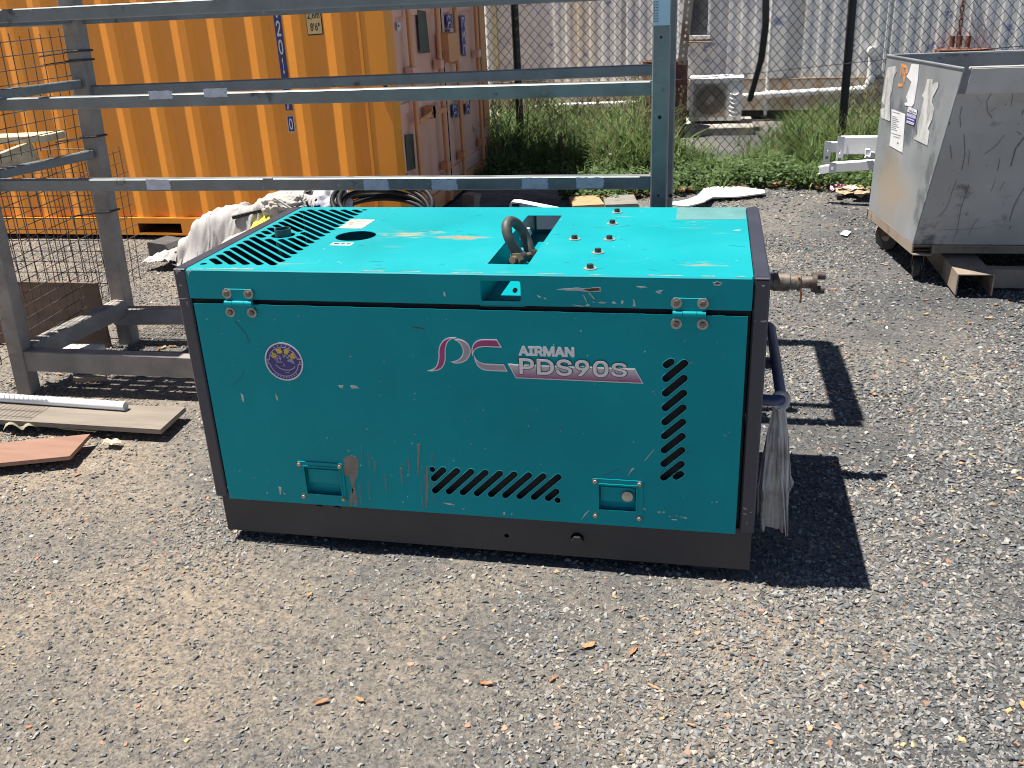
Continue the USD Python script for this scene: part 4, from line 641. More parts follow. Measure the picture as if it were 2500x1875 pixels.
# ---------------------------------------------------------------- chain-link fence
YFN = 6.05
FN = thing('chain_link_fence', 'black-posted chain-link fence between the yard and the white corrugated building', 'fence', (2, YFN, 0))
FW = M('weathered_fence_wire', [(0, (.02, .019, .018)), (1, (.05, .045, .042))], 20, .7)
pw, ph = .0375, .0415; ms = []; x0f, x1f = -1.3, 5.6; zf = 1.85
for k in range(int((x1f - x0f) / (2 * pw))):
    xk = x0f + 2 * pw * k; nz_ = int((zf - .04) / ph); i = np.arange(nz_ + 1)
    sag = .006 * np.sin(i * .21 + k * .4) + .004 * np.sin(k * .37)
    ms.append(tube(np.stack([xk + pw * (i % 2) * 1.0 + pw * .5 * 0 + sag, YFN + .004 * np.where(i % 2, 1, -1) + .02 * np.sin(xk * 1.3) * np.sin(i * .1), .04 + ph * i], -1), .0031, 4, cap=False))
for k in range(int((x1f - x0f) / (2 * pw))):
    xk = x0f + 2 * pw * k; nz_ = int((zf - .04) / ph); i = np.arange(nz_ + 1)
    sag = .006 * np.sin(i * .21 + k * .4) + .004 * np.sin(k * .37)
    ms.append(tube(np.stack([xk + pw * (1 + (i + 1) % 2) + sag, YFN + .003 - .004 * np.where(i % 2, 1, -1) + .02 * np.sin(xk * 1.3) * np.sin(i * .1), .04 + ph * i], -1), .0031, 4, cap=False))
part(FN, 'chain_link_mesh', ms, FW, kind='stuff')
for xp in (onZ(1270, 413)[0] - .02, onY(2056, 337, YFN)[0], onY(2056, 337, YFN)[0] + 2.75):
    p_ = part(FN, 'fence_post', rod((xp, YFN + .036, -.05), (xp - .02, YFN + .03, 2.0), .0325, 16), BLACK, smooth=40)
wz = lambda u, v: onY(u, v, YFN - .01)
part(FN, 'tension_wire', tube([wz(1180, 218) + (0, 0, -.02), wz(1400, 205), wz(1672, 193), wz(1850, 178), wz(2085, 153), wz(2300, 130), wz(2500, 112), wz(2900, 90)], .0028, 5), FW)
# the loose bent post leaning in the fence
bp = [onY(u, v, YFN - .05 + .10 * i) for i, (u, v) in enumerate(((1870, -120), (1869, 60), (1858, 150), (1830, 245)))]
single('leaning_post', [bar(bp[0], bp[1], .05, .05, .004), bar(bp[1], bp[2], .05, .05, .004), bar(bp[2] + (0, .0, .02), bp[3], .052, .042, .004)], BLACK, 'bent black steel post leaning against the fence beside the outdoor unit', 'post')
# perforated steel angle leaning behind the rack post
ANG = M('rust_stained_steel', [(0, (.24, .17, .11)), (1, (.40, .33, .25))], 9, .7, metal=.1, layers=[((.16, .07, .03), 7, .5, .7, O3)])
YA = YFN - .04; a0, a1 = onY(1665, 158, YA), onY(1689, -60, YA - .02); d_ = (a1 - a0) / np.linalg.norm(a1 - a0); ex_ = np.cross(d_, [0, 1, 0]); ex_ = -ex_ / np.linalg.norm(ex_)
if ex_[0] < 0: ex_ = -ex_
ln = np.linalg.norm(a1 - a0); hs = [Point(x_, .02 + i * .05).buffer(.0075) for i in range(int(ln / .05)) for x_ in (.0,)]
pl_ = plate(sbox(-.035, 0, .035, ln).difference(unary_union([affinity.scale(h_, 1, 1.5) for h_ in hs])), .004, a0, ex_, d_); pl2 = plate(sbox(0, 0, .05, ln).difference(unary_union([affinity.translate(affinity.scale(h_, 1, 1.5), .028, .025) for h_ in hs])), .004, a0 - ex_ * .035, np.cross(ex_, d_) * -1, d_)
single('perforated_angle', [pl_, pl2], ANG, 'rust-stained perforated steel angle upright in front of the fence', 'steel angle')

# ---------------------------------------------------------------- white corrugated building
YW = 9.0
BD = thing('corrugated_building', 'pale corrugated metal building with stained wall panels behind the fence', 'building', (2, YW, 0))
SHEAR[BD] = lambda v: np.stack([v[:, 0], v[:, 1] + .15 * (1.2 - v[:, 0]), v[:, 2]], -1)      # wall sheared out of square to let the sun graze its ribs
WALL = M('stained_white_wall', [(0, (.68, .66, .63)), (1, (.78, .76, .73))], 1.3, .65, layers=[((.66, .54, .38), 1.1, .54, .72, (1, 1, .25)), ((.54, .53, .55), 1.5, .54, .68, O3), ((.26, .27, .42), 3.2, .60, .67, (1, 1, 1.6)), ((.10, .11, .24), 7.5, .655, .70, (.7, 1, 2.2)), ((.30, .16, .07), 2.2, .67, .75, (2, 1, .4))])
PLINTH = M('rust_streaked_wall_base', [(0, (.50, .44, .36)), (1, (.60, .56, .50))], 1.6, .75, layers=[((.50, .31, .16), 2.4, .47, .68, (2.5, 1, .5)), ((.20, .085, .035), 5, .6, .72, (3, 1, .4)), ((.26, .26, .30), 2, .55, .7, O3)])
zc = lambda v, u=1900: onY(u, v, YW)[2]
def ribs(x0, x1, pitch_, w, d):
    P = []; x = x0
    while x + pitch_ < x1: P += [(x, 0), (x + pitch_ - w, 0), (x + pitch_ - w * .72, -d), (x + pitch_ - w * .28, -d)]; x += pitch_
    return P + [(x, 0), (x1, 0)]
zb_wall, zsplit = onY(1900, 145, YW)[2], onY(1900, 145, YW)[2]
xe = onY(1170, 40, YW)[0]
segs = [(onY(1268, 60, YW)[0], onY(1672, 60, YW)[0]), (onY(1728, 60, YW)[0], onY(1862, 60, YW)[0]), (onY(1945, 60, YW)[0], 7.0)]
xs0 = xe + .02; z0w = .42
for a_, b_ in segs:
    if a_ - xs0 > .02: part(BD, 'flat_panel', bx(xs0, a_, YW, YW + .03, z0w, 3.1, .002), WALL)
    part(BD, 'ribbed_panel', sheet(np.array([[(a_ + 0 * x + x - a_, YW + y, z0w), (x, YW + y, 3.1)] for x, y in ribs(a_, b_, .142, .080, .0065)]), .004), WALL); xs0 = b_
for u_ in (1243, 1286, 1512, 2157): xq = onY(u_, 60, YW)[0]; part(BD, 'panel_joint', bx(xq - .012, xq + .012, YW - .012, YW + .004, z0w, 3.1, .002), WALL)
part(BD, 'wall_base', bx(xe, 7.0, YW - .012, YW + .05, .10, z0w - .002, .004), PLINTH); part(BD, 'base_flashing', bx(xe, 7.0, YW - .03, YW - .008, z0w + .0, z0w + .016, .002), ANG)
part(BD, 'corner_trim', bx(xe - .02, xe + .05, YW - .02, YW + .10, .08, 3.12, .004), WALL); part(BD, 'end_wall', bx(xe - .01, xe + .02, YW + .1, YW + 3.0, .1, 3.1), WALL); part(BD, 'roof', bx(xe - .1, 7.1, YW - .1, YW + 3.1, 3.1, 3.2, .01), WALL); part(BD, 'footing', bx(xe + .1, 6.9, YW + .06, YW + 2.9, -.1, .12), M('dark_footing', (.03, .028, .025), 5, .9))
part(BD, 'downpipe', rod((onY(1172, 60, YW - .10)[0], YW - .10, 0), (onY(1172, 60, YW - .10)[0], YW - .10, 3.1), .035, 16), M('white_pipe_plastic', (.66, .66, .64), 10, .4), smooth=40)
part(BD, 'yellow_trim', bx(onY(1183, 60, YW)[0], onY(1197, 60, YW)[0], YW - .03, YW - .001, .42, 3.1, .003), M('cream_trim', [(0, (.40, .33, .19)), (1, (.50, .43, .28))], 4, .6))
wx0, wx1 = onY(1686, 40, YW)[0], onY(1729, 40, YW)[0]; wz0 = onY(1700, 84, YW)[2]
wn = part(BD, 'window', [bx(wx0 - .05, wx1 + .03, YW - .045, YW - .005, wz0 - .05, wz0 - .01, .003), bx(wx0 - .05, wx0, YW - .04, YW - .002, wz0, 2.4, .003), bx(wx1, wx1 + .03, YW - .04, YW - .002, wz0, 2.4, .003)], WALL)
part(wn, 'pane', bx(wx0, wx1, YW - .022, YW - .012, wz0 - .012, 2.4), M('grey_window_glass', [(0, (.06, .07, .075)), (1, (.12, .13, .14))], 6, .12)); part(wn, 'drip_sill', bx(wx0 - .06, wx1 + .05, YW - .07, YW - .004, wz0 - .085, wz0 - .07, .003), ANG)
# pipes along the wall foot
PIPE = M('white_waste_pipe', [(0, (.62, .61, .58)), (1, (.70, .69, .66))], 7, .4)
pp = [onY(u, v, YW - .09) for u, v in ((1810, 235), (1880, 228), (2000, 219), (2095, 213), (2112, 205), (2116, 190), (2121, 122))]
part(BD, 'waste_pipe', [tube(pp, .034, 12), rod(pp[-1] + (0, -.045, 0), pp[-1] + (0, .09, 0), .045, 16)], PIPE, smooth=40)
for i in (1, 3, 5): dd = pp[i + (1 if i == 1 else 0)] - pp[i - 1]; part(BD, 'pipe_collar', rod(pp[i] - dd / np.linalg.norm(dd) * .04, pp[i] + dd / np.linalg.norm(dd) * .04, .042, 14), PIPE, smooth=40)
part(BD, 'waste_pipe', tube([onY(u, v, YW - .10) for u, v in ((1295, 270), (1380, 263), (1480, 258), (1560, 253))], .03, 12), PIPE, smooth=40); cx_ = onY(1872, 200, YW - .045)[0]
part(BD, 'conduit', rod((cx_, YW - .045, .05), (cx_ + .01, YW - .045, 2.4), .018, 12), PIPE, smooth=40)
bk = onY(2380, 116, YW - .05)
part(BD, 'rusty_ledge', [bx(onY(2270, 116, YW - .12)[0], onY(2395, 116, YW - .12)[0], YW - .24, YW - .01, bk[2] - .01, bk[2] + .02, .004), bx(onY(2275, 116, YW - .12)[0], onY(2390, 116, YW - .12)[0], YW - .2, YW - .03, bk[2] - .09, bk[2] - .012, .004)], RUST)
for i, u in enumerate((2305, 2322, 2341)): q_ = onY(u, 98, YW - .10); part(BD, 'rusty_stub', rod(q_ + (0, 0, -.05), q_ + (0, 0, .06), .025, 12), RUST, smooth=40)
hc = onY(2340, 92, YW - .42); ch = []
for i in range(12):
    z_ = hc[2] + .02 + i * .062; lk = [(.0 if i % 2 else .017 * math.cos(t), .017 * math.cos(t) if i % 2 else 0, .042 * math.sin(t)) for t in np.linspace(0, 2 * np.pi, 13)[:-1]]
    ch.append(tube([hc + (.004 * math.sin(i), 0, 0) + np.array(l_) + (0, 0, z_ - hc[2]) for l_ in lk], .006, 5, closed=True))
single('hanging_chain', ch, RUST, 'rusty link chain hanging in front of the building wall above the skip bin', 'chain')
# outdoor unit of an air conditioner
YA_ = 8.05; A0, A1 = onY(1682, 298, YA_), onY(1797, 193, YA_); xa0, xa1 = A0[0], onY(1822, 193, YA_)[0] - .03; za0, za1 = max(.06, onY(1700, 296, YA_)[2]), onY(1700, 192, YA_)[2]; xg1 = onY(1776, 240, YA_)[0]
AU = thing('outdoor_unit', 'white air conditioner outdoor unit with a round fan grille on a concrete slab', 'air conditioner', (xa0, YA_, za0)); CASE = M('white_casing', [(0, (.74, .73, .71)), (1, (.80, .79, .78))], 5, .5, layers=[((.40, .36, .30), 8, .6, .75, (1, 1, .4))])
part(AU, 'casing', [front(sbox(xa0, za0, xa1, za1).buffer(-.012).buffer(.012).difference(sbox(xa0 + .035, za0 + .035, xg1 - .012, za1 - .05)), YA_, .01), bx(xa0, xa1, YA_ + .01, YA_ + .34, za0, za1, .006), bx(xa0 - .01, xa1 + .01, YA_ - .015, YA_ + .35, za1 - .03, za1 + .004, .006), bx(xg1 - .006, xa1 - .004, YA_ - .012, YA_ + .02, za0 + .01, za1 - .035, .006)], CASE)
gcx, gcz, gr_ = (xa0 + xg1) / 2 + .02, (za0 + za1) / 2 - .005, (za1 - za0) / 2 - .06
part(AU, 'grille_back', front(sbox(xa0 + .035, za0 + .035, xg1 - .012, za1 - .05), YA_ + .004, .004), M('beige_grille', (.46, .40, .33), 20, .7)); part(AU, 'fan_opening', front(Point(gcx, gcz).buffer(gr_), YA_ + .001, .002), M('dark_fan', (.16, .13, .105), 9, .8))
part(AU, 'fan_grille', [tube([(gcx + r_ * math.cos(t), YA_ - .006, gcz + r_ * math.sin(t)) for t in np.linspace(0, 2 * np.pi, 36)[:-1]], .003, 4, closed=True) for r_ in np.arange(.03, gr_ + .002, .0165)] + [rod((gcx, YA_ - .004, gcz), (gcx + gr_ * math.cos(t), YA_ - .004, gcz + gr_ * math.sin(t)), .003, 6) for t in np.arange(0, 6.28, .785)] + [rod((gcx, YA_, gcz), (gcx, YA_ - .012, gcz), .04, 16)], M('tan_wire_grille', (.40, .34, .27), 20, .6))
for k in range(6):
    zk = za0 + .06 + k * (za1 - za0 - .17) / 6; part(AU, 'vent_lip', tube([(xg1 + .025 + (xa1 - xg1 - .06) * t, YA_ - .016 - .012 * math.sin(math.pi * t), zk - .014 * math.sin(math.pi * t)) for t in np.linspace(0, 1, 9)], .008, 6), CASE, smooth=40)
part(AU, 'unit_foot', [bx(xa0 + .06, xa0 + .12, YA_ + .0, YA_ + .34, za0 - .03, za0), bx(xa1 - .12, xa1 - .06, YA_, YA_ + .34, za0 - .03, za0)], BLACK)
single('concrete_slab', jitter(subdiv(bx(xa0 - .35, xa1 + .12, YA_ - .28, YA_ + .55, -.03, za0 - .028, .01), .12), .004, 9), M('pale_concrete', [(0, (.26, .235, .205)), (1, (.36, .33, .29))], 6, .9, bump=.002, bscale=50), 'pale dusty concrete slab under the outdoor unit', 'slab')
# rusty drum
YR = 7.75; dr0, dr1 = onY(1566, 250, YR)[0], onY(1676, 250, YR)[0]; dz = onY(1600, 150, YR)[2]; dc = ((dr0 + dr1) / 2, YR + .1)
DR = thing('rusty_drum', 'rust-brown steel drum standing behind the rack post', 'drum', (*dc, 0)); rd_ = (dr1 - dr0) / 2
DRM = M('deep_rust', [(0, (.07, .025, .018)), (1, (.14, .05, .03))], 6, .9, layers=[((.26, .11, .05), 8, .52, .68, O3), ((.035, .015, .012), 5, .55, .7, O3)], bump=.003, bscale=60)
part(DR, 'drum_body', lathe((*dc, 0), (*dc, 1), [(0, rd_), (.02, rd_ + .006), (.03, rd_), (dz * .33, rd_), (dz * .345, rd_ + .01), (dz * .36, rd_), (dz * .66, rd_), (dz * .675, rd_ + .01), (dz * .69, rd_), (dz - .02, rd_), (dz, rd_ + .006)], 28), DRM, smooth=30); part(DR, 'drum_lid', lathe((*dc, dz - .012), (*dc, 2), [(0, rd_ - .006), (.006, rd_ - .006)], 28), DRM)
# ---------------------------------------------------------------- weeds along the fence
def leafmat(name, cols, tr=.45):
    return usdkit.material(stage, '/World/Looks/' + name, {'oi': ('object_info', {}), 'g': ('geometry', {}), 'r': ('rgb_ramp', {'ramp': cols}), 'm': ('mix_float', {'fac': .5}), 'p': ('principled_bsdf', {'roughness': .55, 'specular_ior_level': .35}), 't': ('translucent_bsdf', {}), 'x': ('mix_closure', {'fac': tr})},
        [('oi.random', 'm.a'), ('g.random_per_island', 'm.b'), ('m.result', 'r.fac'), ('r.color', 'p.base_color'), ('r.color', 't.color'), ('p.BSDF', 'x.closure1'), ('t.BSDF', 'x.closure2')], surface='x.closure')
GRASS = leafmat('grass_blades', [(0, (.10, .16, .045)), (.4, (.155, .22, .075)), (.7, (.24, .29, .13)), (1, (.42, .42, .26))]); LEAF = leafmat('weed_leaves', [(0, (.09, .15, .05)), (.5, (.14, .21, .08)), (1, (.24, .30, .15))]); DRY = leafmat('dry_grass_seed', [(0, (.20, .19, .09)), (.5, (.28, .26, .14)), (1, (.36, .33, .20))], .3); LITT = leafmat('dry_leaf_litter', [(0, (.12, .06, .03)), (.5, (.32, .17, .08)), (.8, (.42, .28, .15)), (1, (.5, .4, .26))], .1)
FALL = leafmat('fallen_leaf_scraps', [(0, (.26, .12, .06)), (.4, (.42, .24, .11)), (.8, (.52, .38, .18)), (1, (.55, .45, .28))], .1)
def blade(r, base, h, az, lean_, w, n=4):
    t = np.linspace(0, 1, n + 1); out = h * lean_ * t ** 2; up = h * (t - .35 * lean_ * t ** 2); d = np.array([math.cos(az), math.sin(az)]); s = np.array([-d[1], d[0]]); ww = w * np.clip(1.05 - t ** 2.2, .05, 1)
    ctr = np.stack([base[0] + d[0] * out, base[1] + d[1] * out, up], -1); o = np.stack([s[0] * ww, s[1] * ww, 0 * ww], -1); V = np.vstack([ctr - o, ctr + o]); k = n + 1
    F = [f for i in range(n) for f in ((i, i + 1, k + i + 1), (i, k + i + 1, k + i))]; return V, np.array(F)
def joinvf(L):
    V, F, n = [], [], 0
    for v, f in L: V.append(v); F.append(f + n); n += len(v)
    return trimesh.Trimesh(np.vstack(V), np.vstack(F), process=False)
def grass_clump(seed, nb=34, h=.34):
    r = np.random.default_rng(seed); return joinvf([blade(r, r.normal(0, .035, 2), h * r.uniform(.5, 1.15), r.uniform(0, 6.28), r.uniform(.25, 1.0), r.uniform(.0035, .0075)) for _ in range(nb)])
def seed_clump(seed, nb=7, h=.5):
    r = np.random.default_rng(seed); L = []
    for _ in range(nb):
        az, hh = r.uniform(0, 6.28), h * r.uniform(.7, 1.15); v, f = blade(r, r.normal(0, .04, 2), hh, az, r.uniform(.1, .5), .0014, 6); L.append((v, f)); tip = (v[5] + v[12]) / 2
        for k in range(14): q = tip + r.normal(0, 1, 3) * (.007, .007, .026); L.append((q + np.array([(0, 0, 0), (.004, 0, .010), (-.003, .003, .010)]) * r.uniform(.8, 1.4), np.array([(0, 1, 2)])))
    return joinvf(L)
def leaf_clump(seed, nl=70, rad=.10, h=.16):
    r = np.random.default_rng(seed); L = []
    for _ in range(nl):
        a, rr_, z = r.uniform(0, 6.28), rad * r.uniform(0, 1) ** .6, h * r.uniform(.15, 1); ctr = np.array([rr_ * math.cos(a), rr_ * math.sin(a), z * (1 - .5 * (rr_ / rad) ** 2)]); s = r.uniform(.009, .018); e1 = r.normal(size=3); e1[2] *= .45; e1 /= np.linalg.norm(e1); e2 = np.cross(e1, r.normal(0, .35, 3) + (0, 0, 1)); e2 /= np.linalg.norm(e2)
        L.append((np.array([ctr - e1 * s, ctr - e1 * s * .3 + e2 * s * .6, ctr + e1 * s * .5 + e2 * s * .5, ctr + e1 * s, ctr + e1 * s * .5 - e2 * s * .5, ctr - e1 * s * .3 - e2 * s * .6]), np.array([(0, 1, 5), (1, 2, 4), (1, 4, 5), (2, 3, 4)])))
    return joinvf(L)
def scatter(name, label, cat, protos, pts, scales, seed):
    r = np.random.default_rng(seed); n = len(pts); pi = UsdGeom.PointInstancer.Define(stage, '/World/' + name); tag(pi, label, cat, kind='stuff'); paths = []
    for i, (m, mt, _) in enumerate(protos): p = f'/World/{name}/clump_{i:03d}'; usdkit.mesh(stage, p, m, mt); paths.append(Sdf.Path(p))
    pi.CreatePrototypesRel().SetTargets(paths); w = np.array([p[2] for p in protos], float); idx = r.choice(len(protos), n, p=w / w.sum())
    pi.CreateProtoIndicesAttr(Vt.IntArray.FromNumpy(idx.astype(np.int32))); pi.CreatePositionsAttr(Vt.Vec3fArray.FromNumpy(np.asarray(pts, np.float32))); pi.CreateScalesAttr(Vt.Vec3fArray.FromNumpy(np.repeat(np.asarray(scales)[:, None], 3, 1).astype(np.float32)))
    a = r.uniform(0, 6.28, n) / 2; pi.CreateOrientationsAttr(Vt.QuathArray([Gf.Quath(float(math.cos(x)), 0., 0., float(math.sin(x))) for x in a]))
# front edge of the weeds (x, y) and how tall they stand
edge = np.array([(-.7, 5.2), (-.3, 5.05), (.1, 4.95), (.5, 4.72), (.8, 4.85), (1.1, 4.98), (1.5, 5.15), (1.9, 5.2), (2.3, 5.05), (3.0, 4.9), (5.5, 4.7)])
tall = np.array([(-.7, 1.2), (-.2, 1.2), (.2, 1.1), (.55, 1.2), (.95, .9), (1.2, .5), (1.45, .45), (1.7, .7), (2.0, .95), (2.4, 1.0), (3, .9), (5.5, .9)])
rw = np.random.default_rng(31); N = 1900; xw = rw.uniform(-.75, 4.6, N); ye = np.interp(xw, edge[:, 0], edge[:, 1]); dep_ = rw.uniform(0, 1, N) ** .8; yw = ye + dep_ * (7.6 - ye); ok = ~((xw > -.7) & (xw < XC + .05) & (yw < YE + .05)); xw, yw, ye = xw[ok], yw[ok], ye[ok]
bare = (xw > .62) & (xw < 2.0) & (yw > 5.95); ok = ~(bare & (xw > .75) & (xw < 1.75) & (yw > 6.2) & (rw.uniform(size=len(xw)) < .93)); xw, yw, ye, bare = xw[ok], yw[ok], ye[ok], bare[ok]
k_ = np.where(bare, .45, 1) * np.interp(xw, tall[:, 0], tall[:, 1]) * np.clip(.35 + (yw - ye) / .8, .35, 1.25) * rw.uniform(.7, 1.25, len(xw)) * (.55 + .95 * meshkit.fbm(np.stack([xw * 2.1, yw * 2.1, 0 * xw], -1), 2, 51)) * np.where(yw > 6.5, .75, 1)
scatter('weeds', 'tall tangled green weeds and grass growing along the fence', 'weeds', [(grass_clump(1), GRASS, 3), (grass_clump(2, 26, .40), GRASS, 3), (grass_clump(3, 40, .26), GRASS, 2), (seed_clump(4), DRY, 2.2), (seed_clump(5, 6, .42), GRASS, 1.0), (leaf_clump(6, 60, .10, .26), LEAF, 2.2)], np.stack([xw, yw, 0 * xw - .01], -1), k_, 5)
N = 1500; xg = rw.uniform(-.5, 4.4, N); yg = np.interp(xg, edge[:, 0], edge[:, 1]) + rw.uniform(-.22, .75, N) * rw.uniform(.3, 1, N); ok = ~((xg < XC + .08) & (yg < YE)); xg, yg = xg[ok], yg[ok]
scatter('ground_cover', 'low clover-like green ground cover at the foot of the weeds', 'ground cover', [(leaf_clump(11, 80, .10, .10), LEAF, 2), (leaf_clump(12, 60, .08, .16), LEAF, 1), (grass_clump(13, 18, .14), GRASS, .8)], np.stack([xg, yg, 0 * xg - .005], -1), rw.uniform(.6, 1.35, len(xg)), 6)
# dry leaves and scraps at the foot of the weeds and over the yard
r = np.random.default_rng(41)
def dryleaf(seed, curl=.3, asp=.45):
    q = np.random.default_rng(seed); t = np.linspace(-1, 1, 7); w = asp * (1 - t ** 2) ** .6 + .03; return sheet(np.array([[(x, -b, curl * (x * x) * .5 + .05 * q.normal()), (x, 0, curl * x * x * .3 - .08), (x, b, curl * x * x * .5 + .05 * q.normal())] for x, b in zip(t, w)]))
lp = []
for _ in range(650):
    x = r.uniform(-.4, 3.2); y = np.interp(x, edge[:, 0], edge[:, 1]) - r.uniform(-.12, .30) * r.uniform(.2, 1); lp.append((x, y, .012 + r.uniform(0, .03)))
ls = r.uniform(.018, .055, len(lp))
scatter('leaf_litter', 'dry brown leaves and scraps along the edge of the weeds', 'leaf litter', [(dryleaf(i, .3 + .2 * i, .25 + .08 * i), LITT, 1) for i in range(4)], lp, ls, 9)
lp = []
for _ in range(230):
    x, y = r.uniform(-1.6, 3.6), r.uniform(-1.2, 4.2)
    if -.15 < x < 1.6 and -.1 < y < .85: continue
    lp.append((x, y, float(hgt(np.array([x]), np.array([y]))[0]) + .007))
scatter('fallen_leaves', 'small tan and brown leaf scraps scattered over the gravel', 'leaf litter', [(dryleaf(20 + i, .12 + .1 * i, .2 + .1 * i), FALL, 1) for i in range(3)], lp, r.uniform(.007, .020, len(lp)), 10)
# ---------------------------------------------------------------- the steel skip bin on castors
BN = thing('skip_bin', 'galvanised steel tipping skip bin on castors with torn paper labels and a scratched sloping front', 'skip bin', (3, 3, 0))
BINM = M('bin_zinc', [(0, (.25, .27, .29)), (1, (.38, .40, .42))], 2.6, .42, metal=.35, rvar=.1, layers=[((.40, .34, .27), 1.5, .52, .72, (1, 1, .5)), ((.22, .23, .25), 3, .56, .7, O3), ((.08, .08, .08), 22, .70, .73, (1, 1, .22))], bump=.0006, bscale=8,
    spots=[((.40, .33, .26), (2.23, 3.05, .36), (.6, .5, .30), 3, .22, .50), ((.15, .165, .19), (2.25, 3.0, .72), (.6, .9, .22), 5, .34, .52), ((.15, .165, .18), (2.3, 2.6, .45), (.5, .25, .4), 5, .36, .52)])
BINF = M('scuffed_zinc', [(0, (.28, .27, .25)), (1, (.37, .355, .33))], 3, .55, metal=.15, rvar=.08, layers=[((.24, .20, .15), 2, .55, .75, O3), ((.07, .07, .065), 16, .655, .70, (2.2, 2.2, .35)), ((.05, .05, .05), 30, .69, .72, (2.5, 2.5, .6)), ((.10, .10, .095), 5, .60, .72, O3)], bump=.0008, bscale=10)
BFRAME = M('dusty_brown_steel', [(0, (.19, .15, .115)), (1, (.30, .245, .19))], 8, .75, layers=[((.13, .06, .03), 9, .56, .7, O3)])
bFL, bBL, tFL, tBL = (np.array(q) for q in ((2.280, 2.672, .190), (2.188, 3.471, .190), (2.352, 2.455, 1.012), (2.196, 3.455, 1.008)))
LEN = np.array((1.75, .03, 0.0)); LT = np.array((1.75, .03, .0))
_n = np.cross(bFL - bBL, tBL - bBL); _d = ray(2353, 167); tFL = CAM_C + _d * (np.dot(bBL - CAM_C, _n) / np.dot(_d, _n))      # the side is one flat sheet
tFR, tBR, bFR, bBR = tFL + LT, tBL + LT, bFL + LEN, bBL + LEN
def quadp(a, b, c_, d, t): return sheet(np.array([[a, b], [d, c_]], float), t)
lip0 = tFL + (0, .0, -.075) + (tFL - bFL) * 0 + (-.0, .012, 0); lip1 = lip0 + LT
fmid = lambda s: bFL + (tFL - bFL) * s
f1 = bFL + (tFL - bFL) * .875
sideq = lambda o, t: trimesh.Trimesh(np.vstack([[q + o for q in (bBL, bFL, f1, tFL, tBL)], [q + o + (t, 0, 0) for q in (bBL, bFL, f1, tFL, tBL)]]), np.array([(0, 1, 2), (0, 2, 4), (2, 3, 4), (5, 7, 6), (5, 9, 7), (7, 9, 8)] + [f for i in range(5) for f in ((i, (i + 5), (i + 1) % 5), ((i + 1) % 5, i + 5, (i + 1) % 5 + 5))]), process=False)
sd = part(BN, 'side_wall', sideq(np.zeros(3), .004), BINM); part(BN, 'side_wall', sideq(LT - (.004, 0, 0), .004), BINM)
e_ = np.array((.004, 0, 0))
part(BN, 'sloping_front', quadp(bFL + e_, f1 + e_ + (0, 0, 0), f1 + LT - e_, bFR - e_, .004), BINF)
part(BN, 'top_lip', [quadp(f1 + (.03, -.016, 0), tFL + (.03, -.010, 0), tFR + (-.02, -.010, 0), f1 + LT + (-.02, -.016, 0), .004), bar(tFL + (.02, .0, .0), tFR, .016, .014, .004)], M('worn_lip_zinc', [(0, (.34, .32, .29)), (1, (.46, .44, .41))], 5, .55, metal=.2, layers=[((.15, .15, .14), 20, .64, .7, O3)]))
part(BN, 'back_wall', quadp(bBL + e_, bBR, tBR, tBL + e_, .004), M('bin_inside', [(0, (.17, .165, .16)), (1, (.26, .255, .245))], 5, .6, metal=.2, layers=[((.05, .05, .05), 9, .55, .7, O3)])); part(BN, 'bin_floor', quadp(bBL, bFL, bFR, bBR, .004), BINF); part(BN, 'rim', [bar(tBL, tBR, .010, .010, .003), bar(tBL, tFL, .010, .010, .003)], BINM)
# frame under the bin, castors, fork channels
for a_, b_ in ((bFL, bFR), (bBL, bBR)): part(BN, 'frame_channel', [bar(a_ + (.002, .03, -.012), b_ + (0, .03, -.012), .05, .006, .001, up=(0, 0, 1)), bar(a_ + (.002, .055, -.036), b_ + (0, .055, -.036), .006, .05, .001, up=(0, 0, 1))], BFRAME)
part(BN, 'frame_channel', [bar(bFL + (.004, .0, -.028), bBL + (.004, 0, -.028), .008, .05, .001, up=(0, 0, 1)), bar(bFL + (.03, 0, -.05), bBL + (.03, 0, -.05), .06, .006, .001, up=(0, 0, 1))], BFRAME)
part(BN, 'front_bracket', [bx(2.285, 2.375, 2.655, 2.72, .135, .141), bx(2.37, 2.376, 2.655, 2.72, .135, .188)], BFRAME)
def castor(x, y, az, r=.062):
    d = np.array((math.cos(az), math.sin(az), 0)); s = np.array((-d[1], d[0], 0)); ctr = np.array((x, y, r)) + d * .022
    ct = part(BN, 'castor', [bx(x - .045, x + .045, y - .04, y + .04, .150, .156, .001)] + [bar(np.array((x, y, .15)) + s * k, ctr + s * k, .045, .004, .001, up=s) for k in (-.026, .026)], RUST)
    part(ct, 'wheel', lathe(ctr - s * .02, ctr + s, [(0, r * .8), (.004, r * .97), (.012, r), (.028, r), (.036, r * .97), (.04, r * .8)], 28), BLACK, smooth=40); part(ct, 'wheel_hub', rod(ctr - s * .023, ctr + s * .023, r * .35, 16), BFRAME)
castor(2.262, 3.30, -.9, .078); castor(2.325, 2.725, 1.35, .060); castor(3.85, 2.78, 1.2); castor(3.8, 3.38, -.8)
def channel(x0, x1, y0, y1, z): return [bx(x0, x1, y0, y1, z - .006, z, .001), bx(x0, x0 + .006, y0, y1, .012, z - .006), bx(x1 - .006, x1, y0, y1, .012, z - .006)]
part(BN, 'fork_channel', channel(2.442, 2.60, 2.42, 3.40, .112), BFRAME); part(BN, 'fork_channel', channel(3.45, 3.61, 2.42, 3.40, .112), BFRAME); part(BN, 'cross_rail', [bx(2.606, 3.44, 2.535, 2.60, .098, .104), bx(2.606, 3.44, 2.535, 2.541, .015, .098)], BFRAME)
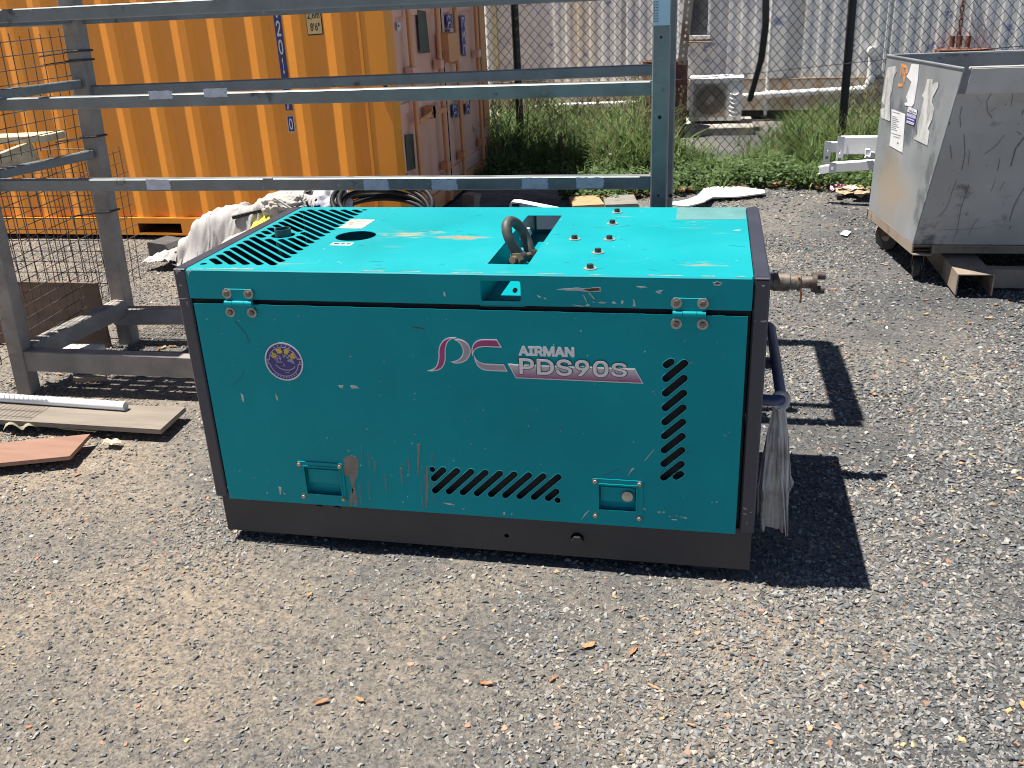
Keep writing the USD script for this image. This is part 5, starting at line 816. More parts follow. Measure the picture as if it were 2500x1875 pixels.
# torn labels on the side wall
kb = crop(2080, 100, 2212 / 420); nrm_ = np.cross(bFL - bBL, tBL - bBL); nrm_ /= np.linalg.norm(nrm_); nrm_ = nrm_ if nrm_[0] < 0 else -nrm_
ex_ = bFL - bBL; ex_ = ex_ / np.linalg.norm(ex_); ey_ = np.cross(nrm_, ex_) ; ey_ = ey_ if ey_[2] > 0 else -ey_
def onside(u, v): d = ray(*kb(u, v)); q = CAM_C + d * (np.dot(bBL - CAM_C, nrm_) / np.dot(d, nrm_)); return (np.dot(q - bBL, ex_), np.dot(q - bBL, ey_))
def slab(poly, off, t=.0008): 
    m = plate(poly, t, bBL + nrm_ * off, ex_, ey_); return m
def blabel(name, pts, mat, off=.0015, par=None, label=None): return part(par or sd, name, slab(Polygon([onside(*q) for q in pts]).buffer(0), off), mat, label=label)
PAPER = M('weathered_paper', [(0, (.56, .56, .57)), (1, (.68, .68, .68))], 12, .8, layers=[((.40, .38, .35), 14, .6, .72, O3)]); TORN = M('torn_grey_paper', [(0, (.34, .34, .33)), (1, (.60, .59, .58))], 10, .8, layers=[((.30, .29, .28), 16, .52, .62, (1, 1, .4))])
blabel('torn_paper', [(460, 340), (570, 320), (575, 400), (540, 470), (520, 640), (495, 720), (490, 1030), (385, 990), (370, 880), (430, 850), (385, 770), (420, 600), (440, 470)], TORN)
blabel('torn_paper', [(770, 295), (868, 305), (850, 520), (830, 640), (805, 800), (775, 845), (690, 830), (680, 800), (720, 780), (700, 720), (740, 620), (770, 530), (705, 455), (740, 400)], PAPER)
blabel('torn_paper', [(975, 490), (1045, 495), (1040, 560), (1085, 530), (1115, 540), (1110, 600), (1045, 720), (1035, 800), (1060, 880), (1040, 1000), (980, 1130), (1000, 1180), (975, 1345), (800, 1260), (850, 1190), (840, 1090), (890, 930), (930, 740), (905, 705), (940, 640)], TORN)
pn = blabel('printed_notice', [(515, 875), (690, 940), (655, 1440), (487, 1345), (510, 1160)], PAPER, label='white printed notice sheet on the side of the bin')
GREYPRINT = M('grey_print', (.22, .22, .24), 20, .8)
part(sd, 'notice_text', [slab(Polygon([onside(a_, b_), onside(a_ + w_, b_ + w_ * .3), onside(a_ + w_ - 1, b_ + w_ * .3 + 9), onside(a_ - 1, b_ + 9)]), .0026, .0004) for a_, b_, w_ in [(530, 905 + 0, 90)] + [(525 - i * 1.2, 960 + i * 24, 55 + 18 * (i * 7 % 3)) for i in range(8)] + [(518, 1180, 120), (540, 1220, 80)]] + [slab(Polygon([onside(585, 1300), onside(610, 1305), onside(605, 1325), onside(585, 1318)]), .0026, .0004)], GREYPRINT)
bl_ = blabel('maker_label', [(735, 835), (850, 885), (808, 1090), (693, 1050)], M('indigo_label', (.055, .04, .24), 9, .5), label='indigo and white maker label reading ENGINEERING'); part(sd, 'label_head', slab(Polygon([onside(*q) for q in ((737, 842), (846, 889), (836, 955), (717, 905))]), .0026, .0004), PAPER)
def sidetext(text, p0, p1, hgt_px, mat, off):
    a_, b_ = np.array(onside(*p0)), np.array(onside(*p1)); m = meshkit.text_mesh(text, 1.0, .1, True); v = np.array(m.vertices); lo_, hi_ = v.min(0), v.max(0); s = (b_ - a_) / (hi_[0] - lo_[0]); h = onside(p0[0], p0[1] - hgt_px)[1] - a_[1]
    q_ = np.array([bBL + nrm_ * (off + z * .005) + ex_ * (a_[0] + (x - lo_[0]) * s[0]) + ey_ * (a_[1] + (x - lo_[0]) * s[1] + (y - lo_[1]) / (hi_[1] - lo_[1]) * h) for x, y, z in v]); mm = trimesh.Trimesh(q_, m.faces, process=False); part(sd, 'lettering', mm, mat, label='lettering ' + text)
sidetext('ENGINEERING', (712, 965), (825, 1005), 42, PAPER, .0026); part(sd, 'label_lines', [slab(Polygon([onside(a_, b_), onside(a_ + w_, b_ + w_ * .38), onside(a_ + w_ - 2, b_ + w_ * .38 + 10), onside(a_ - 2, b_ + 10)]), .0026, .0004) for a_, b_, w_ in ((715, 985, 90), (712, 1020, 95), (705, 1036, 95))], PAPER)
part(sd, 'label_mark', [slab(LineString([onside(*q) for q in s]).buffer(.0035), .0030, .0004) for s in ([(742, 865), (745, 895), (760, 900)], [(770, 875), (765, 905), (780, 910)], [(800, 890), (795, 915), (830, 925)], [(775, 915), (782, 928)], [(790, 918), (785, 935)])], GREYPRINT)
OSPRAY = M('orange_spray_mark', (.58, .25, .08), 20, .7)
part(sd, 'spray_mark', [slab(LineString([onside(*q) for q in s]).buffer(.008), .0012, .0004) for s in ([(640, 310), (632, 430)], [(645, 315), (700, 330), (715, 400), (660, 435)], [(665, 440), (675, 515)], [(690, 420), (685, 470)], [(600, 565), (650, 570)], [(660, 350), (662, 420)])], OSPRAY)
part(sd, 'drain_hole', slab(affinity.scale(Point(onside(200, 1790)).buffer(.012), .7, 1.6), .0012, .0004), DARKIN)

# long scratches down the sloping front
kf = crop(2080, 440, 2212 / 420); nf = np.cross(bFR - bFL, f1 - bFL); nf /= np.linalg.norm(nf); nf = nf if nf[1] < 0 else -nf; fx_ = (bFR - bFL) / np.linalg.norm(bFR - bFL); fy_ = np.cross(nf, fx_); fy_ = fy_ if fy_[2] > 0 else -fy_
def onfront(k, u, v): d = ray(*k(u, v)); q = CAM_C + d * (np.dot(bFL - CAM_C, nf) / np.dot(d, nf)); return (np.dot(q - bFL, fx_), np.dot(q - bFL, fy_))
SCR = M('dark_scuff', [(0, (.06, .06, .056)), (1, (.19, .185, .17))], 60, .7); LSC = M('light_scuff', (.30, .29, .27), 60, .6)
scr = [(kf, [(1340, 0), (1290, 120), (1250, 270), (1200, 370), (1110, 460)], 3.2), (kf, [(1470, 60), (1450, 200), (1400, 350), (1370, 520), (1340, 690)], 5), (kf, [(1500, 40), (1480, 130), (1455, 180)], 4), (kf, [(2212, 90), (2150, 190), (2080, 330), (2020, 520)], 7), (kf, [(1620, 490), (1560, 560), (1490, 700)], 3), (kf, [(1840, 0), (1790, 130)], 3), (kf, [(1960, 10), (1900, 120)], 3), (kf, [(1100, 625), (1350, 628), (1700, 600)], 1.6), (kf, [(1320, 690), (1300, 780)], 4),
       (kb, [(1890, 570), (1780, 680), (1730, 770), (1740, 900), (1800, 980)], 5), (kb, [(1410, 840), (1385, 960), (1395, 1100)], 5), (kb, [(1440, 1200), (1450, 1450), (1410, 1660)], 6), (kb, [(2212, 1230), (2100, 1380), (2040, 1600)], 11), (kb, [(2070, 640), (2040, 830)], 4), (kb, [(1960, 1200), (1840, 1350), (1700, 1450)], 3), (kb, [(1850, 850), (1780, 900)], 3), (kb, [(1260, 1330), (1280, 1500)], 6), (kb, [(1380, 620), (1430, 618)], 3), (kb, [(1590, 690), (1680, 810)], 1.5), (kb, [(2120, 1160), (2170, 1195)], 6), (kb, [(1510, 1400), (1490, 1600)], 4), (kb, [(1900, 1500), (1870, 1660)], 5)]
fl_ = '/World/skip_bin/sloping_front'
part(fl_, 'scratch', [plate(LineString([onfront(k, *q) for q in s]).buffer(w * .00024), .0005, bFL + nf * .0056, fx_, fy_) for k, s, w in scr], SCR, kind='stuff')
# ---------------------------------------------------------------- the pile behind the compressor
WOODG = M('grey_sawn_timber', [(0, (.22, .18, .13)), (1, (.36, .30, .22))], 5, .85, stretch=(1, 8, 8), layers=[((.14, .11, .08), 9, .55, .72, (1, 6, 6))], bump=.001, bscale=30)
single('timber_bearer', bar((-1.755, 2.80, .048), (-.75, 2.86, .050), .13, .092, .003, up=(0, 0, 1)), WOODG, 'thick grey timber bearer under the cloth pile', 'timber')
BOXR = M('brown_carton_box', [(0, (.13, .06, .04)), (1, (.19, .095, .06))], 5, .8)
single('brown_box', jitter(bx(-1.56, -1.20, 2.72, 2.98, .096, .17, .006), .004, 5), BOXR, 'red-brown box under the white cloth on the timber bearer', 'box')
single('brown_box', jitter(bx(-1.17, -.80, 2.74, 2.98, .096, .27, .006), .004, 5), BOXR, 'brown box hidden under the middle of the white cloth pile', 'box')
CLOTH = M('white_cotton_cloth', [(0, (.33, .31, .30)), (1, (.42, .40, .39))], 6, .9, spec=.2, layers=[((.28, .24, .21), 5, .58, .75, O3)], bump=.0008, bscale=150)
def drape(x0, x1, ycen, ridge, wf, wb, zlow, seed, n=120, m=80, fold=.05, sc=6.0):
    xs = np.linspace(x0, x1, n); ts = np.linspace(-1, 1, m); G = np.zeros((n, m, 3)); rx, rz = np.array([q[0] for q in ridge]), np.array([q[1] for q in ridge]); zt = np.interp(xs, rx, rz)
    for j, t in enumerate(ts):
        y = ycen + (t * wf if t < 0 else t * wb); dro = np.abs(t) ** 1.7
        w = np.stack([xs * sc * .6, np.full(n, t * 1.1 + seed), np.full(n, seed * 1.7)], -1); f1 = meshkit.fbm(w, 3, seed); f2 = meshkit.fbm(w * 1.7 + 9, 3, seed + 4); k1 = np.abs(np.sin(math.pi * (xs * sc * 1.15 + 2.6 * f1 + t * .9))) ** .6; k2 = np.abs(np.sin(math.pi * (xs * sc * .8 - 2.2 * t + 3.2 * f2))) ** .7; k3 = np.abs(np.sin(math.pi * (xs * sc * 2.6 + 2.0 * t + 4 * f2))) ** .8
        wr = fold * (.75 * k1 * (.3 + f2) + .6 * k2 * f1 + .22 * k3 - .55)
        lowz = zlow + .05 * (meshkit.noise(np.stack([xs * 3.5, 0 * xs + t, 0 * xs], -1), seed) - .3)
        z = zt * (1 - dro) + lowz * dro + wr; G[:, j] = np.stack([xs + .05 * (f2 - .5), y + .09 * (f1 - .5) * np.abs(t), z], -1)
    return sheet(G, .0016)
def settle(x0, x1, y0, y1, hfun, slack, seed, n=150, m=84, steps=60, drop=.05):
    """A sheet larger than the ground it is dropped on, let down onto hfun(x, y): it buckles into folds."""
    q = np.random.default_rng(seed); X, Y = np.meshgrid(np.linspace(x0, x1, n), np.linspace(y0, y1, m), indexing='ij'); P = np.stack([X, Y, hfun(X, Y) + drop], -1)
    W = np.stack([X * 7, Y * 7, 0 * X + seed], -1); P[..., 2] += .10 * (meshkit.fbm(W, 3, seed) - .5); P[..., :2] += .03 * np.stack([meshkit.fbm(W + 5, 2, seed + 1) - .5, meshkit.fbm(W + 9, 2, seed + 2) - .5], -1); V = np.zeros_like(P); ed = hfun(P[..., 0], P[..., 1]); ed = np.minimum(P[..., 2], ed + .012); Q_ = P.copy(); Q_[..., 2] = ed; E0, E1, E2, E3 = Q_[0].copy(), Q_[-1].copy(), Q_[:, 0].copy(), Q_[:, -1].copy(); dx, dy = (x1 - x0) / (n - 1) * slack[0], (y1 - y0) / (m - 1) * slack[1]
    def pull(A, B, r, k=.5):
        d = B - A; l_ = np.linalg.norm(d, axis=-1, keepdims=True) + 1e-9; c_ = k * (l_ - r) / l_ * d; return c_
    for it in range(steps):
        O = P.copy(); V *= .96; V[..., 2] -= .0011; P = P + V
        for _ in range(5):
            for par in (0, 1):
                c_ = pull(P[par:-1:2], P[par + 1::2], dx); P[par:-1:2] += c_; P[par + 1::2] -= c_
                c_ = pull(P[:, par:-1:2], P[:, par + 1::2], dy); P[:, par:-1:2] += c_; P[:, par + 1::2] -= c_
            dg = math.hypot(dx, dy)
            c_ = pull(P[:-1:2, :-1:2], P[1::2, 1::2], dg, .3); P[:-1:2, :-1:2] += c_; P[1::2, 1::2] -= c_
            c_ = pull(P[:-2], P[2:], 2 * dx, .10); c_ = c_ * (np.linalg.norm(P[2:] - P[:-2], axis=-1, keepdims=True) < 1.6 * dx); P[:-2] += c_; P[2:] -= c_
            c_ = pull(P[:, :-2], P[:, 2:], 2 * dy, .10); c_ = c_ * (np.linalg.norm(P[:, 2:] - P[:, :-2], axis=-1, keepdims=True) < 1.6 * dy); P[:, :-2] += c_; P[:, 2:] -= c_
        P[0], P[-1], P[:, 0], P[:, -1] = E0, E1, E2, E3
        h = hfun(P[..., 0], P[..., 1]); low = P[..., 2] < h; P[..., 2] = np.where(low, h, P[..., 2]); P[..., :2] = np.where(low[..., None], O[..., :2] + .35 * (P[..., :2] - O[..., :2]), P[..., :2]); V = np.clip(P - O, -.02, .02)
    N_ = np.cross(np.gradient(P, axis=0), np.gradient(P, axis=1)); N_ /= np.linalg.norm(N_, axis=-1, keepdims=True) + 1e-9; U, T = X * 6.0, np.broadcast_to(np.linspace(0, 1, m), X.shape) * 2.2
    def crease(u, v, k, p_=2.2):
        w = meshkit.fbm(np.stack([u * .7 + k, v * .7, 0 * u + k], -1), 3, seed + int(k)); n_ = meshkit.noise(np.stack([u + 1.6 * w, v * .55 + 1.2 * w, 0 * u + 3.7 * k], -1), seed + 31 + int(k)); return (1 - np.abs(2 * n_ - 1)) ** p_
    d_ = .046 * crease(U * 1.1 + .5 * T, T - .2 * U, 1) + .038 * crease(U * 1.5 - .9 * T, T * 1.2 + .4 * U, 2) + .018 * crease(U * 3.2 + 1.2 * T, T * 2.0, 3, 1.6) + .006 * crease(U * 6 - 2 * T, T * 3, 4, 1.4)
    return sheet(P + N_ * (d_ - .03)[..., None], .0014)
rx_, rz_ = np.array([-1.70, -1.60, -1.56, -1.45, -1.30, -1.15, -1.0, -.9, -.80, -.72]), np.array([.10, .20, .285, .30, .345, .40, .445, .46, .42, .32])
def pile_h(x, y):
    k = np.clip(1 - (np.abs(y - 2.82) - .10) / .13, 0, 1); return .02 + (np.interp(x, rx_, rz_) - .02) * k * k * (3 - 2 * k) * .9 + .0 * x
single('white_cloth', settle(-1.68, -.80, 2.58, 3.06, pile_h, (1.22, 1.22), 3), CLOTH, 'crumpled white cotton cloth thrown over the boxes behind the compressor', 'cloth', smooth=True)
single('fallen_cloth', drape(-1.95, -1.72, 2.80, [(-1.95, .035), (-1.86, .06), (-1.78, .08), (-1.72, .13)], .10, .12, .012, 5, 26, 20, .03, 14), CLOTH, 'end of white cloth lying on the gravel beside the rubber block', 'cloth', smooth=True)
def low_h(x, y): return .02 + .20 * np.clip(1 - ((x + 1.22) / .20) ** 2 - ((y - 2.66) / .13) ** 2, 0, 1) ** .5
single('stained_cloth', settle(-1.40, -1.04, 2.54, 2.80, low_h, (1.22, 1.22), 8, 44, 34), M('pinkish_cloth', [(0, (.30, .25, .22)), (1, (.42, .37, .34))], 8, .9, layers=[((.30, .22, .18), 9, .58, .72, O3)]), 'pinkish stained cloth bundle low in front of the white cloth', 'cloth', smooth=True)
single('yellow_vest', drape(-1.16, -.86, 2.64, [(-1.16, .27), (-1.05, .335), (-.95, .355), (-.86, .33)], .09, .12, .20, 11, 30, 20, .03, 13), M('yellow_hi_vis_fabric', [(0, (.52, .46, .02)), (1, (.62, .57, .05))], 9, .7, layers=[((.6, .6, .55), 6, .6, .64, O3)]), 'bright yellow fabric tucked beside the white cloth', 'fabric', smooth=True)
def sack(ctr, size, seed, wr=.035):
    s = trimesh.creation.icosphere(4); v = np.array(s.vertices); v = np.sign(v) * np.abs(v) ** .72; f = meshkit.fbm(v * 2.2 + seed * 3.3, 4, seed); f2 = np.abs(meshkit.fbm(v * 3.5 + seed, 3, seed + 5) - .5); v = v * np.array(size) * (1 + .30 * (f - .5))[:, None] + v * (wr * (f2 - .2))[:, None] * 1.5; v[:, 2] = np.maximum(v[:, 2], -size[2] * .95); return trimesh.Trimesh(v + np.array(ctr), s.faces, process=False)
SACK = M('white_woven_sack', [(0, (.36, .36, .41)), (1, (.46, .46, .50))], 7, .6, layers=[((.40, .38, .36), 6, .6, .74, O3)])
sk = thing('plastic_sack', 'white plastic sack with blue stripes behind the far left roof corner', 'sack', (-.78, 2.75, .2)); part(sk, 'sack_body', sack((-.76, 2.78, .24), (.135, .13, .225), 3, .05), SACK, smooth=True)
def on_sack(pts, name): 
    q = np.array([onY(380 + u / 4.88, 440 + v / 4.88, 2.70) for u, v in pts]); part(sk, name, plate(Polygon([(a, b) for a, b in zip(q[:, 0], q[:, 2])]), .004, (0, 2.652, 0), (1, 0, 0), (0, 0, 1)), BLUE)
on_sack([(1825, 230), (1850, 225), (1885, 312), (1862, 312)], 'blue_stripe'); on_sack([(1928, 288), (2002, 268), (2010, 290), (1935, 308)], 'blue_stripe')
single('paper_sack', sack((-.97, 2.68, .355), (.14, .09, .085), 9, .05), M('cream_paper_sack', [(0, (.34, .31, .27)), (1, (.45, .42, .38))], 6, .8, layers=[((.36, .30, .22), 8, .54, .7, O3)]), 'crumpled cream paper sack on the pile between the cloth and the white sack', 'sack', smooth=True)
single('black_offcut', [bar((-1.30, 2.66, .31), (-.84, 2.74, .405), .02, .02, .002), bar((-1.05, 2.72, .38), (-.86, 2.78, .44), .10, .015, .002)], BLACK, 'black plastic offcuts lying across the pile beside the white cloth', 'offcut')
single('grey_strip', bar((-1.00, 2.60, .43), (-.83, 2.56, .345), .006, .012, .001), M('aluminium_strip', (.42, .42, .42), 30, .4, metal=.5), 'thin grey metal strip leaning on the pile', 'strip')
RUB = M('black_rubber_block', [(0, (.045, .042, .042)), (1, (.085, .08, .078))], 20, .8)
ck = Polygon([(0, 0), (.21, 0), (.21, .04), (.135, .115), (.0, .125)]); single('wheel_chock', plate(ck.buffer(-.008).buffer(.008), .17, (-2.035, 3.12, -.035), (.985, -.17, 0), (0, 0, 1)), RUB, 'dark rubber wheel chock on the gravel before the container', 'wheel chock')
HOSE = M('black_hose', [(0, (.008, .008, .009)), (1, (.016, .016, .016))], 8, .5, spec=.25)
hs_ = []; th = math.radians(14); rh = np.random.default_rng(5)
for i in range(7):
    rr_, off = .235 + rh.uniform(-.02, .02), i * .021 - .062; cc = np.array((-.425 + rh.uniform(-.02, .02), 2.70, .335)); n_ = np.array((.16, -math.sin(th), math.cos(th))); e1 = np.array((1, .0, -.16)); e2 = np.array((0, math.cos(th), math.sin(th)))
    hs_.append(tube([cc + e1 * rr_ * math.cos(t) * 1.08 + e2 * rr_ * math.sin(t) + n_ * (off + .02 * math.sin(t + i)) for t in np.linspace(0, 2 * np.pi, 49)[:-1]], .0135, 10, closed=True))
hs_.append(tube([(-.22, 2.58, .26), (-.02, 2.75, .18), (.12, 3.0, .07), (.28, 3.4, .02), (.55, 3.7, .016), (.9, 3.8, .016)], .0135, 10)); single('hose_coil', hs_, HOSE, 'coil of thick black hose leaning in front of the container corner', 'hose', smooth=50)
single('crate', jitter(bx(-.66, -.20, 2.50, 2.90, .0, .20, .006), .004, 5, 2), WOODG, 'timber crate under the black hose coil', 'crate')
# ---------------------------------------------------------------- things on the ground by the weeds
BARKM = M('grey_bark_slab', [(0, (.10, .085, .08)), (1, (.19, .165, .15))], 6, .9, stretch=(.5, 4, 4), layers=[((.12, .06, .035), 8, .56, .7, (.5, 3, 3)), ((.05, .045, .045), 16, .6, .7, (.4, 4, 4))], bump=.004, bscale=40)
single('bark_slab', jitter(subdiv(bar((-.42, 4.42, .05), (.22, 4.62, .045), .28, .085, .02, up=(0, -.15, 1)), .05), .03, 7, 3), BARKM, 'long weathered grey slab of split log lying past the container corner', 'log', smooth=35)
single('timber_offcut', bar((-.40, 4.34, .055), (-.30, 4.30, .05), .09, .11, .004), WOODG, 'dark stub of timber at the left end of the grey log slab', 'timber')
tub = thing('white_plastic_lid', 'white plastic tub lid with a black clip standing upright behind the compressor', 'lid', (.6, 1.3, 0)); TUBM = M('white_tub_plastic', (.66, .66, .66), 8, .35)
YT = 1.20; ku = crop(1160, 450, 5.027); q = [onY(*ku(u, v), YT)[[0, 2]] for u, v in ((400, 330), (432, 214), (540, 224), (960, 308), (1100, 336))]; q += [np.array((q[-1][0] + .02, .02)), np.array((q[0][0] + .02, .02))]
tp_ = Polygon([tuple(a) for a in q]).buffer(-.012).buffer(.012); part(tub, 'lid_panel', front(tp_.buffer(-.006), YT + .01, .03), TUBM); part(tub, 'lid_rim', [front(tp_.difference(tp_.buffer(-.016)).intersection(sbox(-1, .55, 2, 1.2)), YT, .05)], TUBM)
q = [onY(*ku(u, v), YT - .01)[[0, 2]] for u, v in ((455, 240), (530, 232), (540, 272), (455, 268))]; part(tub, 'lid_clip', front(Polygon([tuple(a) for a in q]), YT - .015, .03), BLACK)
def pav(name, pts, z, t, mat, label, cat, k=crop(1160, 450, 5.027)): return single(name, flat(Polygon([tuple(onZ(*k(u, v), z)[:2]) for u, v in pts]).buffer(0), z, t), mat, label, cat)
pav('tan_paver', [(1150, 150), (1500, 132), (1588, 243), (1203, 264)], .05, .05, M('tan_paver_stone', [(0, (.33, .20, .10)), (1, (.42, .27, .145))], 9, .85, bump=.001, bscale=90), 'flat tan paving block between the white lid and the rack post', 'paver')
pav('grey_paver', [(1568, 138), (1945, 124), (2003, 236), (1600, 252)], .045, .045, M('grey_paver_stone', [(0, (.16, .145, .125)), (1, (.24, .22, .19))], 9, .85, layers=[((.10, .09, .08), 6, .56, .7, O3)], bump=.001, bscale=90), 'flat grey paving block beside the tan one', 'paver')
# curled white board at the edge of the weeds
kw = crop(1500, 300, 2212 / 700); near = [(440, 632), (560, 640), (640, 622), (700, 600), (760, 572), (960, 566), (1160, 540)]; far_ = [(452, 612), (560, 590), (640, 560), (690, 505), (800, 485), (980, 492), (1158, 520)]; zs_ = [.006, .008, .02, .06, .035, .03, .03]
single('curled_board', sheet(np.array([[onZ(*kw(*a), z), (onZ(*kw(*a), z) + onZ(*kw(*b), z)) / 2 + (0, 0, .012), onZ(*kw(*b), z)] for a, b, z in zip(near, far_, zs_)])[:, ::-1], .010), M('white_foam_board', [(0, (.60, .58, .54)), (1, (.70, .69, .66))], 5, .8, layers=[((.45, .38, .26), 6, .60, .75, O3)]), 'curled white board lying at the edge of the weeds', 'board')
# white aluminium profiles in the weeds by the bin
ALU = M('white_aluminium', [(0, (.60, .61, .62)), (1, (.70, .70, .70))], 5, .4)
kp = crop(1960, 320, 1843 / 200)
def prof_beam(name, label, pts, y0, y1, w, h, end=None):
    (ua, va), (ub, vb_) = pts; a_, b_ = onY(*kp(ua, va), y0), onY(*kp(ub, vb_), y1); b_ = a_ + (b_ - a_) * 1.5; t = thing(name, label, 'metal profile', a_)
    part(t, 'profile_web', bar(a_, b_, .006, h, .001, up=(0, 0, 1)), ALU); part(t, 'profile_flange', bar(a_ + (0, w / 2, h / 2), b_ + (0, w / 2, h / 2), w, .006, .001, up=(0, 0, 1)), ALU); part(t, 'profile_flange', bar(a_ + (0, w / 2, -h / 2), b_ + (0, w / 2, -h / 2), w, .006, .001, up=(0, 0, 1)), ALU)
    if end:
        d_ = plate(sbox(-.022, -end, .022, h / 2 + .01).difference(unary_union([sbox(-.010, -end + .02 + i * .05, .010, -end + .042 + i * .05) for i in range(3)])), .004, a_ + (-.002, -.012, 0), (1, 0, 0), (0, 0, 1)); part(t, 'end_plate', d_, ALU)
prof_beam('aluminium_profile', 'white aluminium channel with a slotted end plate, highest of those beside the bin', ((850, 330), (1660, 325)), 4.55, 4.50, .07, .105, .17)
prof_beam('aluminium_profile', 'white aluminium channel with a dark-slotted end plate, behind the highest one', ((560, 365), (1000, 365)), 4.75, 4.74, .05, .06, .15)
prof_beam('aluminium_profile', 'white aluminium channel sloping down into the weeds', ((670, 830), (1600, 770)), 4.45, 4.40, .06, .055, .03)
prof_beam('aluminium_profile', 'short white aluminium channel nearest the plastic bottles', ((375, 895), (640, 850)), 4.50, 4.47, .06, .045)
single('aluminium_bracket', [bar(onY(*kp(1465, 400), 4.4), onY(*kp(1450, 540), 4.4), .03, .03, .002), bar(onY(*kp(1400, 570), 4.38), onY(*kp(1490, 600), 4.38), .03, .02, .002), bar(onY(*kp(1510, 530), 4.38), onY(*kp(1600, 540), 4.38), .03, .04, .002)], ALU, 'small white brackets hanging under the highest aluminium channel', 'bracket')
CLEARP = usdkit.material(stage, '/World/Looks/clear_bottle_plastic', {'f': ('fresnel', {'IOR': 1.5}), 't': ('transparent_bsdf', {'color': (.80, .80, .76)}), 'd': ('diffuse_bsdf', {'color': (.60, .57, .50)}), 'g': ('glossy_bsdf', {'roughness': .12}), 'a': ('mix_closure', {'fac': .45}), 'x': ('mix_closure', {})}, [('t.BSDF', 'a.closure1'), ('d.BSDF', 'a.closure2'), ('f.fac', 'x.fac'), ('a.closure', 'x.closure1'), ('g.BSDF', 'x.closure2')], surface='x.closure')
def bottle(u0, v0, u1, v1, z, r, label, cap, capmat):
    a_, b_ = onZ(*kp(u0, v0), z), onZ(*kp(u1, v1), z); L = np.linalg.norm(b_ - a_); t = thing('plastic_bottle', label, 'bottle', a_, 'bottles and scraps by the bin'); part(t, 'bottle_body', jitter(lathe(a_, b_, [(0, r * .6), (.006, r), (L * .3, r * .97), (L * .33, r * .88), (L * .36, r), (L * .72, r), (L * .88, r * .5), (L * .93, r * .38), (L, r * .38)], 16), .004, 14), CLEARP, smooth=50); part(t, 'bottle_cap', rod(a_ + (b_ - a_) * .95, a_ + (b_ - a_) * (1.0 + .012 / L), r * .45, 14), capmat)
    if cap: part(t, 'bottle_label', lathe(a_ + (b_ - a_) * .5, b_, [(0, r * 1.02), (.035, r * 1.02)], 16), cap)
bottle(640, 1090, 1040, 1070, .04, .042, 'large clear crushed plastic bottle above the pink scrap', None, BLACK); bottle(1030, 1060, 1270, 1050, .05, .028, 'clear plastic bottle with a black band beside the large crushed one', BLACKV, BLACK); bottle(180, 1010, 0, 1060, .04, .028, 'small pale plastic bottle lying at the foot of the weeds', None, BLUE)
PINK = M('pink_wrapper', [(0, (.55, .16, .32)), (1, (.72, .48, .56))], 16, .5)
def scrap(name, label, cat, u0, u1, v0, v1, z, mat, seed, amp=.02, k=kp):
    g = np.array([[onZ(*k(u0 + (u1 - u0) * s, v1 + (v0 - v1) * t), z) for t in np.linspace(0, 1, 8)] for s in np.linspace(0, 1, 12)]); f = meshkit.fbm(np.concatenate([g[..., :2] * 26, np.full(g.shape[:2] + (1,), seed * 1.0)], -1), 3, seed); g[..., 2] += amp * (f - .35); return single(name, sheet(g, .0015), mat, label, cat)
scrap('pink_wrapper', 'crumpled pink wrapper in front of the large bottle', 'wrapper', 610, 960, 1200, 1310, .02, PINK, 2, .05)
CARD = M('torn_cardboard', [(0, (.30, .20, .11)), (1, (.46, .34, .21))], 9, .9, layers=[((.62, .55, .42), 7, .56, .62, O3), ((.09, .05, .035), 10, .6, .7, O3)])
for i, (a_, b_, c_, d_, lb) in enumerate(((80, 320, 1080, 1200, 'torn yellow-brown cardboard beside the small bottle'), (960, 1530, 1240, 1330, 'long torn cardboard strip lowest beside the bin'), (1020, 1420, 1110, 1230, 'dark torn cardboard next to the black-banded bottle'), (740, 1500, 1330, 1430, 'curled cardboard pieces nearest the gravel by the bin'), (1150, 1480, 1430, 1480, 'small pale cardboard scrap on the gravel edge by the bin'))): scrap('cardboard_scrap', lb, 'cardboard', a_, b_, c_, d_, .025, CARD if i != 2 else M('dark_wet_cardboard', (.05, .03, .022), 9, .9), 20 + i, .05)
single('black_bracket', bx(*(lambda q: (q[0] - .012, q[0] + .022, q[1] - .02, q[1] + .02, 0, .03))(onZ(*kp(800, 1530), 0)), .002), BLACK, 'small black block on the gravel edge by the bin', 'block')
single('paper_scrap', flat(Polygon([tuple(onZ(u, v, .01)[:2]) for u, v in ((2050, 572), (2062, 562), (2078, 566), (2068, 577))]), .012, .001), PAPER, 'square scrap of white paper on the open gravel left of the bin', 'paper')
# ---------------------------------------------------------------- boards and pipe in front of the rack
BOARDM = M('dusty_pale_board', [(0, (.155, .13, .105)), (1, (.225, .19, .15))], 3, .85, stretch=(1, 7, 7), layers=[((.15, .12, .09), 6, .56, .74, (.6, 4, 4))], bump=.0008, bscale=40)
k7 = crop(0, 900, 2212 / 520)
def board(name, label, pts, z, t, mat, k=k7):
    return single(name, flat(Polygon([tuple(onZ(*k(u, v), z)[:2]) for u, v in pts]), z, t), mat, label, 'board')
board('pale_board', 'long pale plywood board lying on the gravel under the white pipe', [(-900, 300), (1925, 398), (1665, 632), (-900, 478)], .045, .018, BOARDM)
board('red_board', 'short reddish plywood board lying in front of the pale one', [(-700, 840), (935, 678), (722, 908), (-700, 1050)], .038, .014, M('reddish_ply', [(0, (.20, .105, .07)), (1, (.26, .145, .10))], 3, .8, stretch=(1, 7, 7), layers=[((.16, .08, .055), 6, .58, .75, (.6, 4, 4))], bump=.0006, bscale=40))
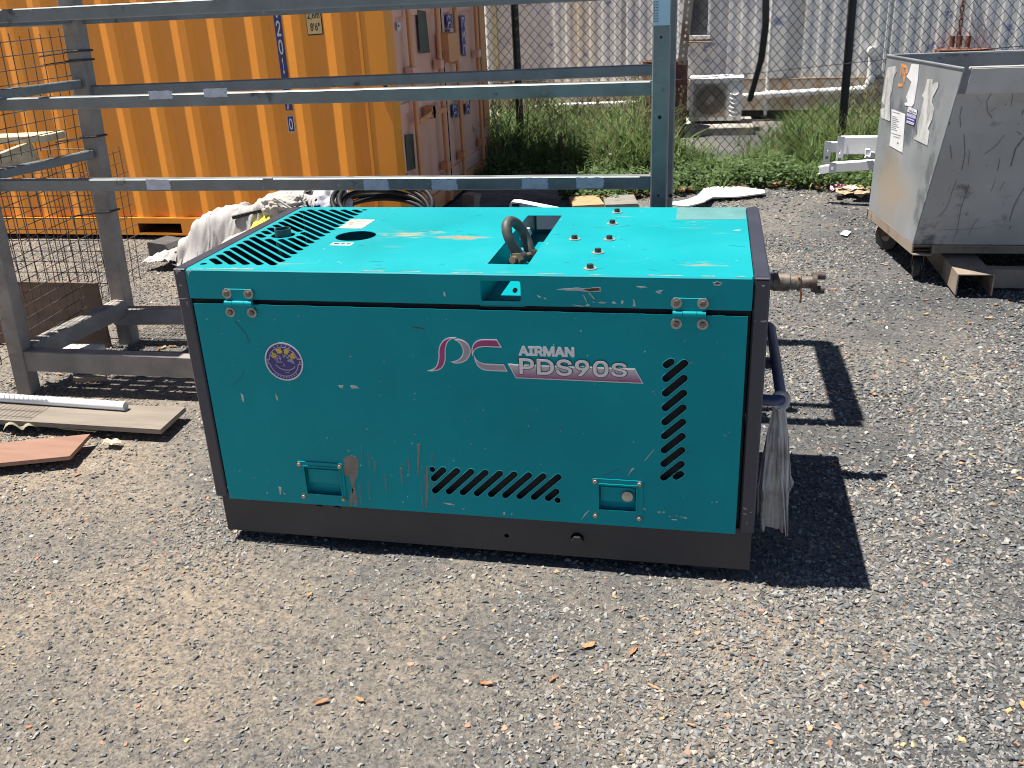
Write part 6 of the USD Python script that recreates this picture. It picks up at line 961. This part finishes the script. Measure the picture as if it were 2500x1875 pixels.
single('board_packer', bx(-1.05, -.75, .70, .74, .0, .027), WOODG, 'thin timber packer under the pale board', 'timber'); single('board_packer', bx(-1.0, -.86, .44, .47, 0, .024), WOODG, 'thin timber packer under the reddish board', 'timber')
zp = .045 + .0165; pa, pb = onZ(*k7(-700, 250), zp), onZ(*k7(1305, 390), zp); wp = thing('white_pipe', 'white plastic pipe lying on the pale board', 'pipe', pb); dp = (pb - pa) / np.linalg.norm(pb - pa)
ann = trimesh.creation.annulus(.0135, .0165, np.linalg.norm(pb - pa), sections=28); T_ = np.eye(4); a_, u_, d_ = frame_of(pb - pa); T_[:3, 0], T_[:3, 1], T_[:3, 2], T_[:3, 3] = a_, u_, d_, (pa + pb) / 2
ann.apply_transform(T_); part(wp, 'pipe_wall', ann, M('white_pvc', (.70, .69, .67), 6, .4), smooth=40); part(wp, 'end_plug', rod(pb - dp * .006, pb - dp * .002, .0136, 24), M('pale_green_plug', (.40, .50, .45), 12, .6))
single('block_scrap', bx(*(lambda q: (q[0] - .09, q[0] + .08, q[1] - .05, q[1] + .06, .0, .075))(onZ(205, 890, .0)), .004), M('white_block', [(0, (.50, .48, .42)), (1, (.62, .60, .54))], 8, .8), 'cream white block on the ground inside the rack base', 'block')
def crumple(name, label, ctr, size, mat, seed): return single(name, jitter(sheet(np.array([[(ctr[0] + (s - .5) * size[0], ctr[1] + (t - .5) * size[1], ctr[2] + size[2] * abs(math.sin(5 * s + 2 * t))) for t in np.linspace(0, 1, 8)] for s in np.linspace(0, 1, 10)]), .0012), .008, 22, seed), mat, label, 'scrap')
q = onZ(*k7(220, 640), .01); crumple('canvas_scrap', 'crumpled khaki fabric scrap between the two boards', q + (0, .01, .004), (.12, .05, .025), M('khaki_fabric', [(0, (.20, .18, .12)), (1, (.34, .31, .22))], 20, .9), 4)
q = onZ(*k7(830, 655), .01); single('straw_scrap', bar(q + (-.09, .01, .006), q + (.07, -.004, .008), .012, .003, .0005), RAWWOOD, 'thin pale splinter between the two boards', 'splinter')
q = onZ(*k7(1170, 775), .01); crumple('paper_scrap', 'small crumpled cream scrap on the gravel beside the reddish board', q, (.06, .035, .012), CARD, 6)
single('timber_splinter', [bar(onZ(180, 925, .03), onZ(260, 922, .02), .03, .02, .002)], WOODG, 'broken timber splinter under the front base beam of the rack', 'splinter')
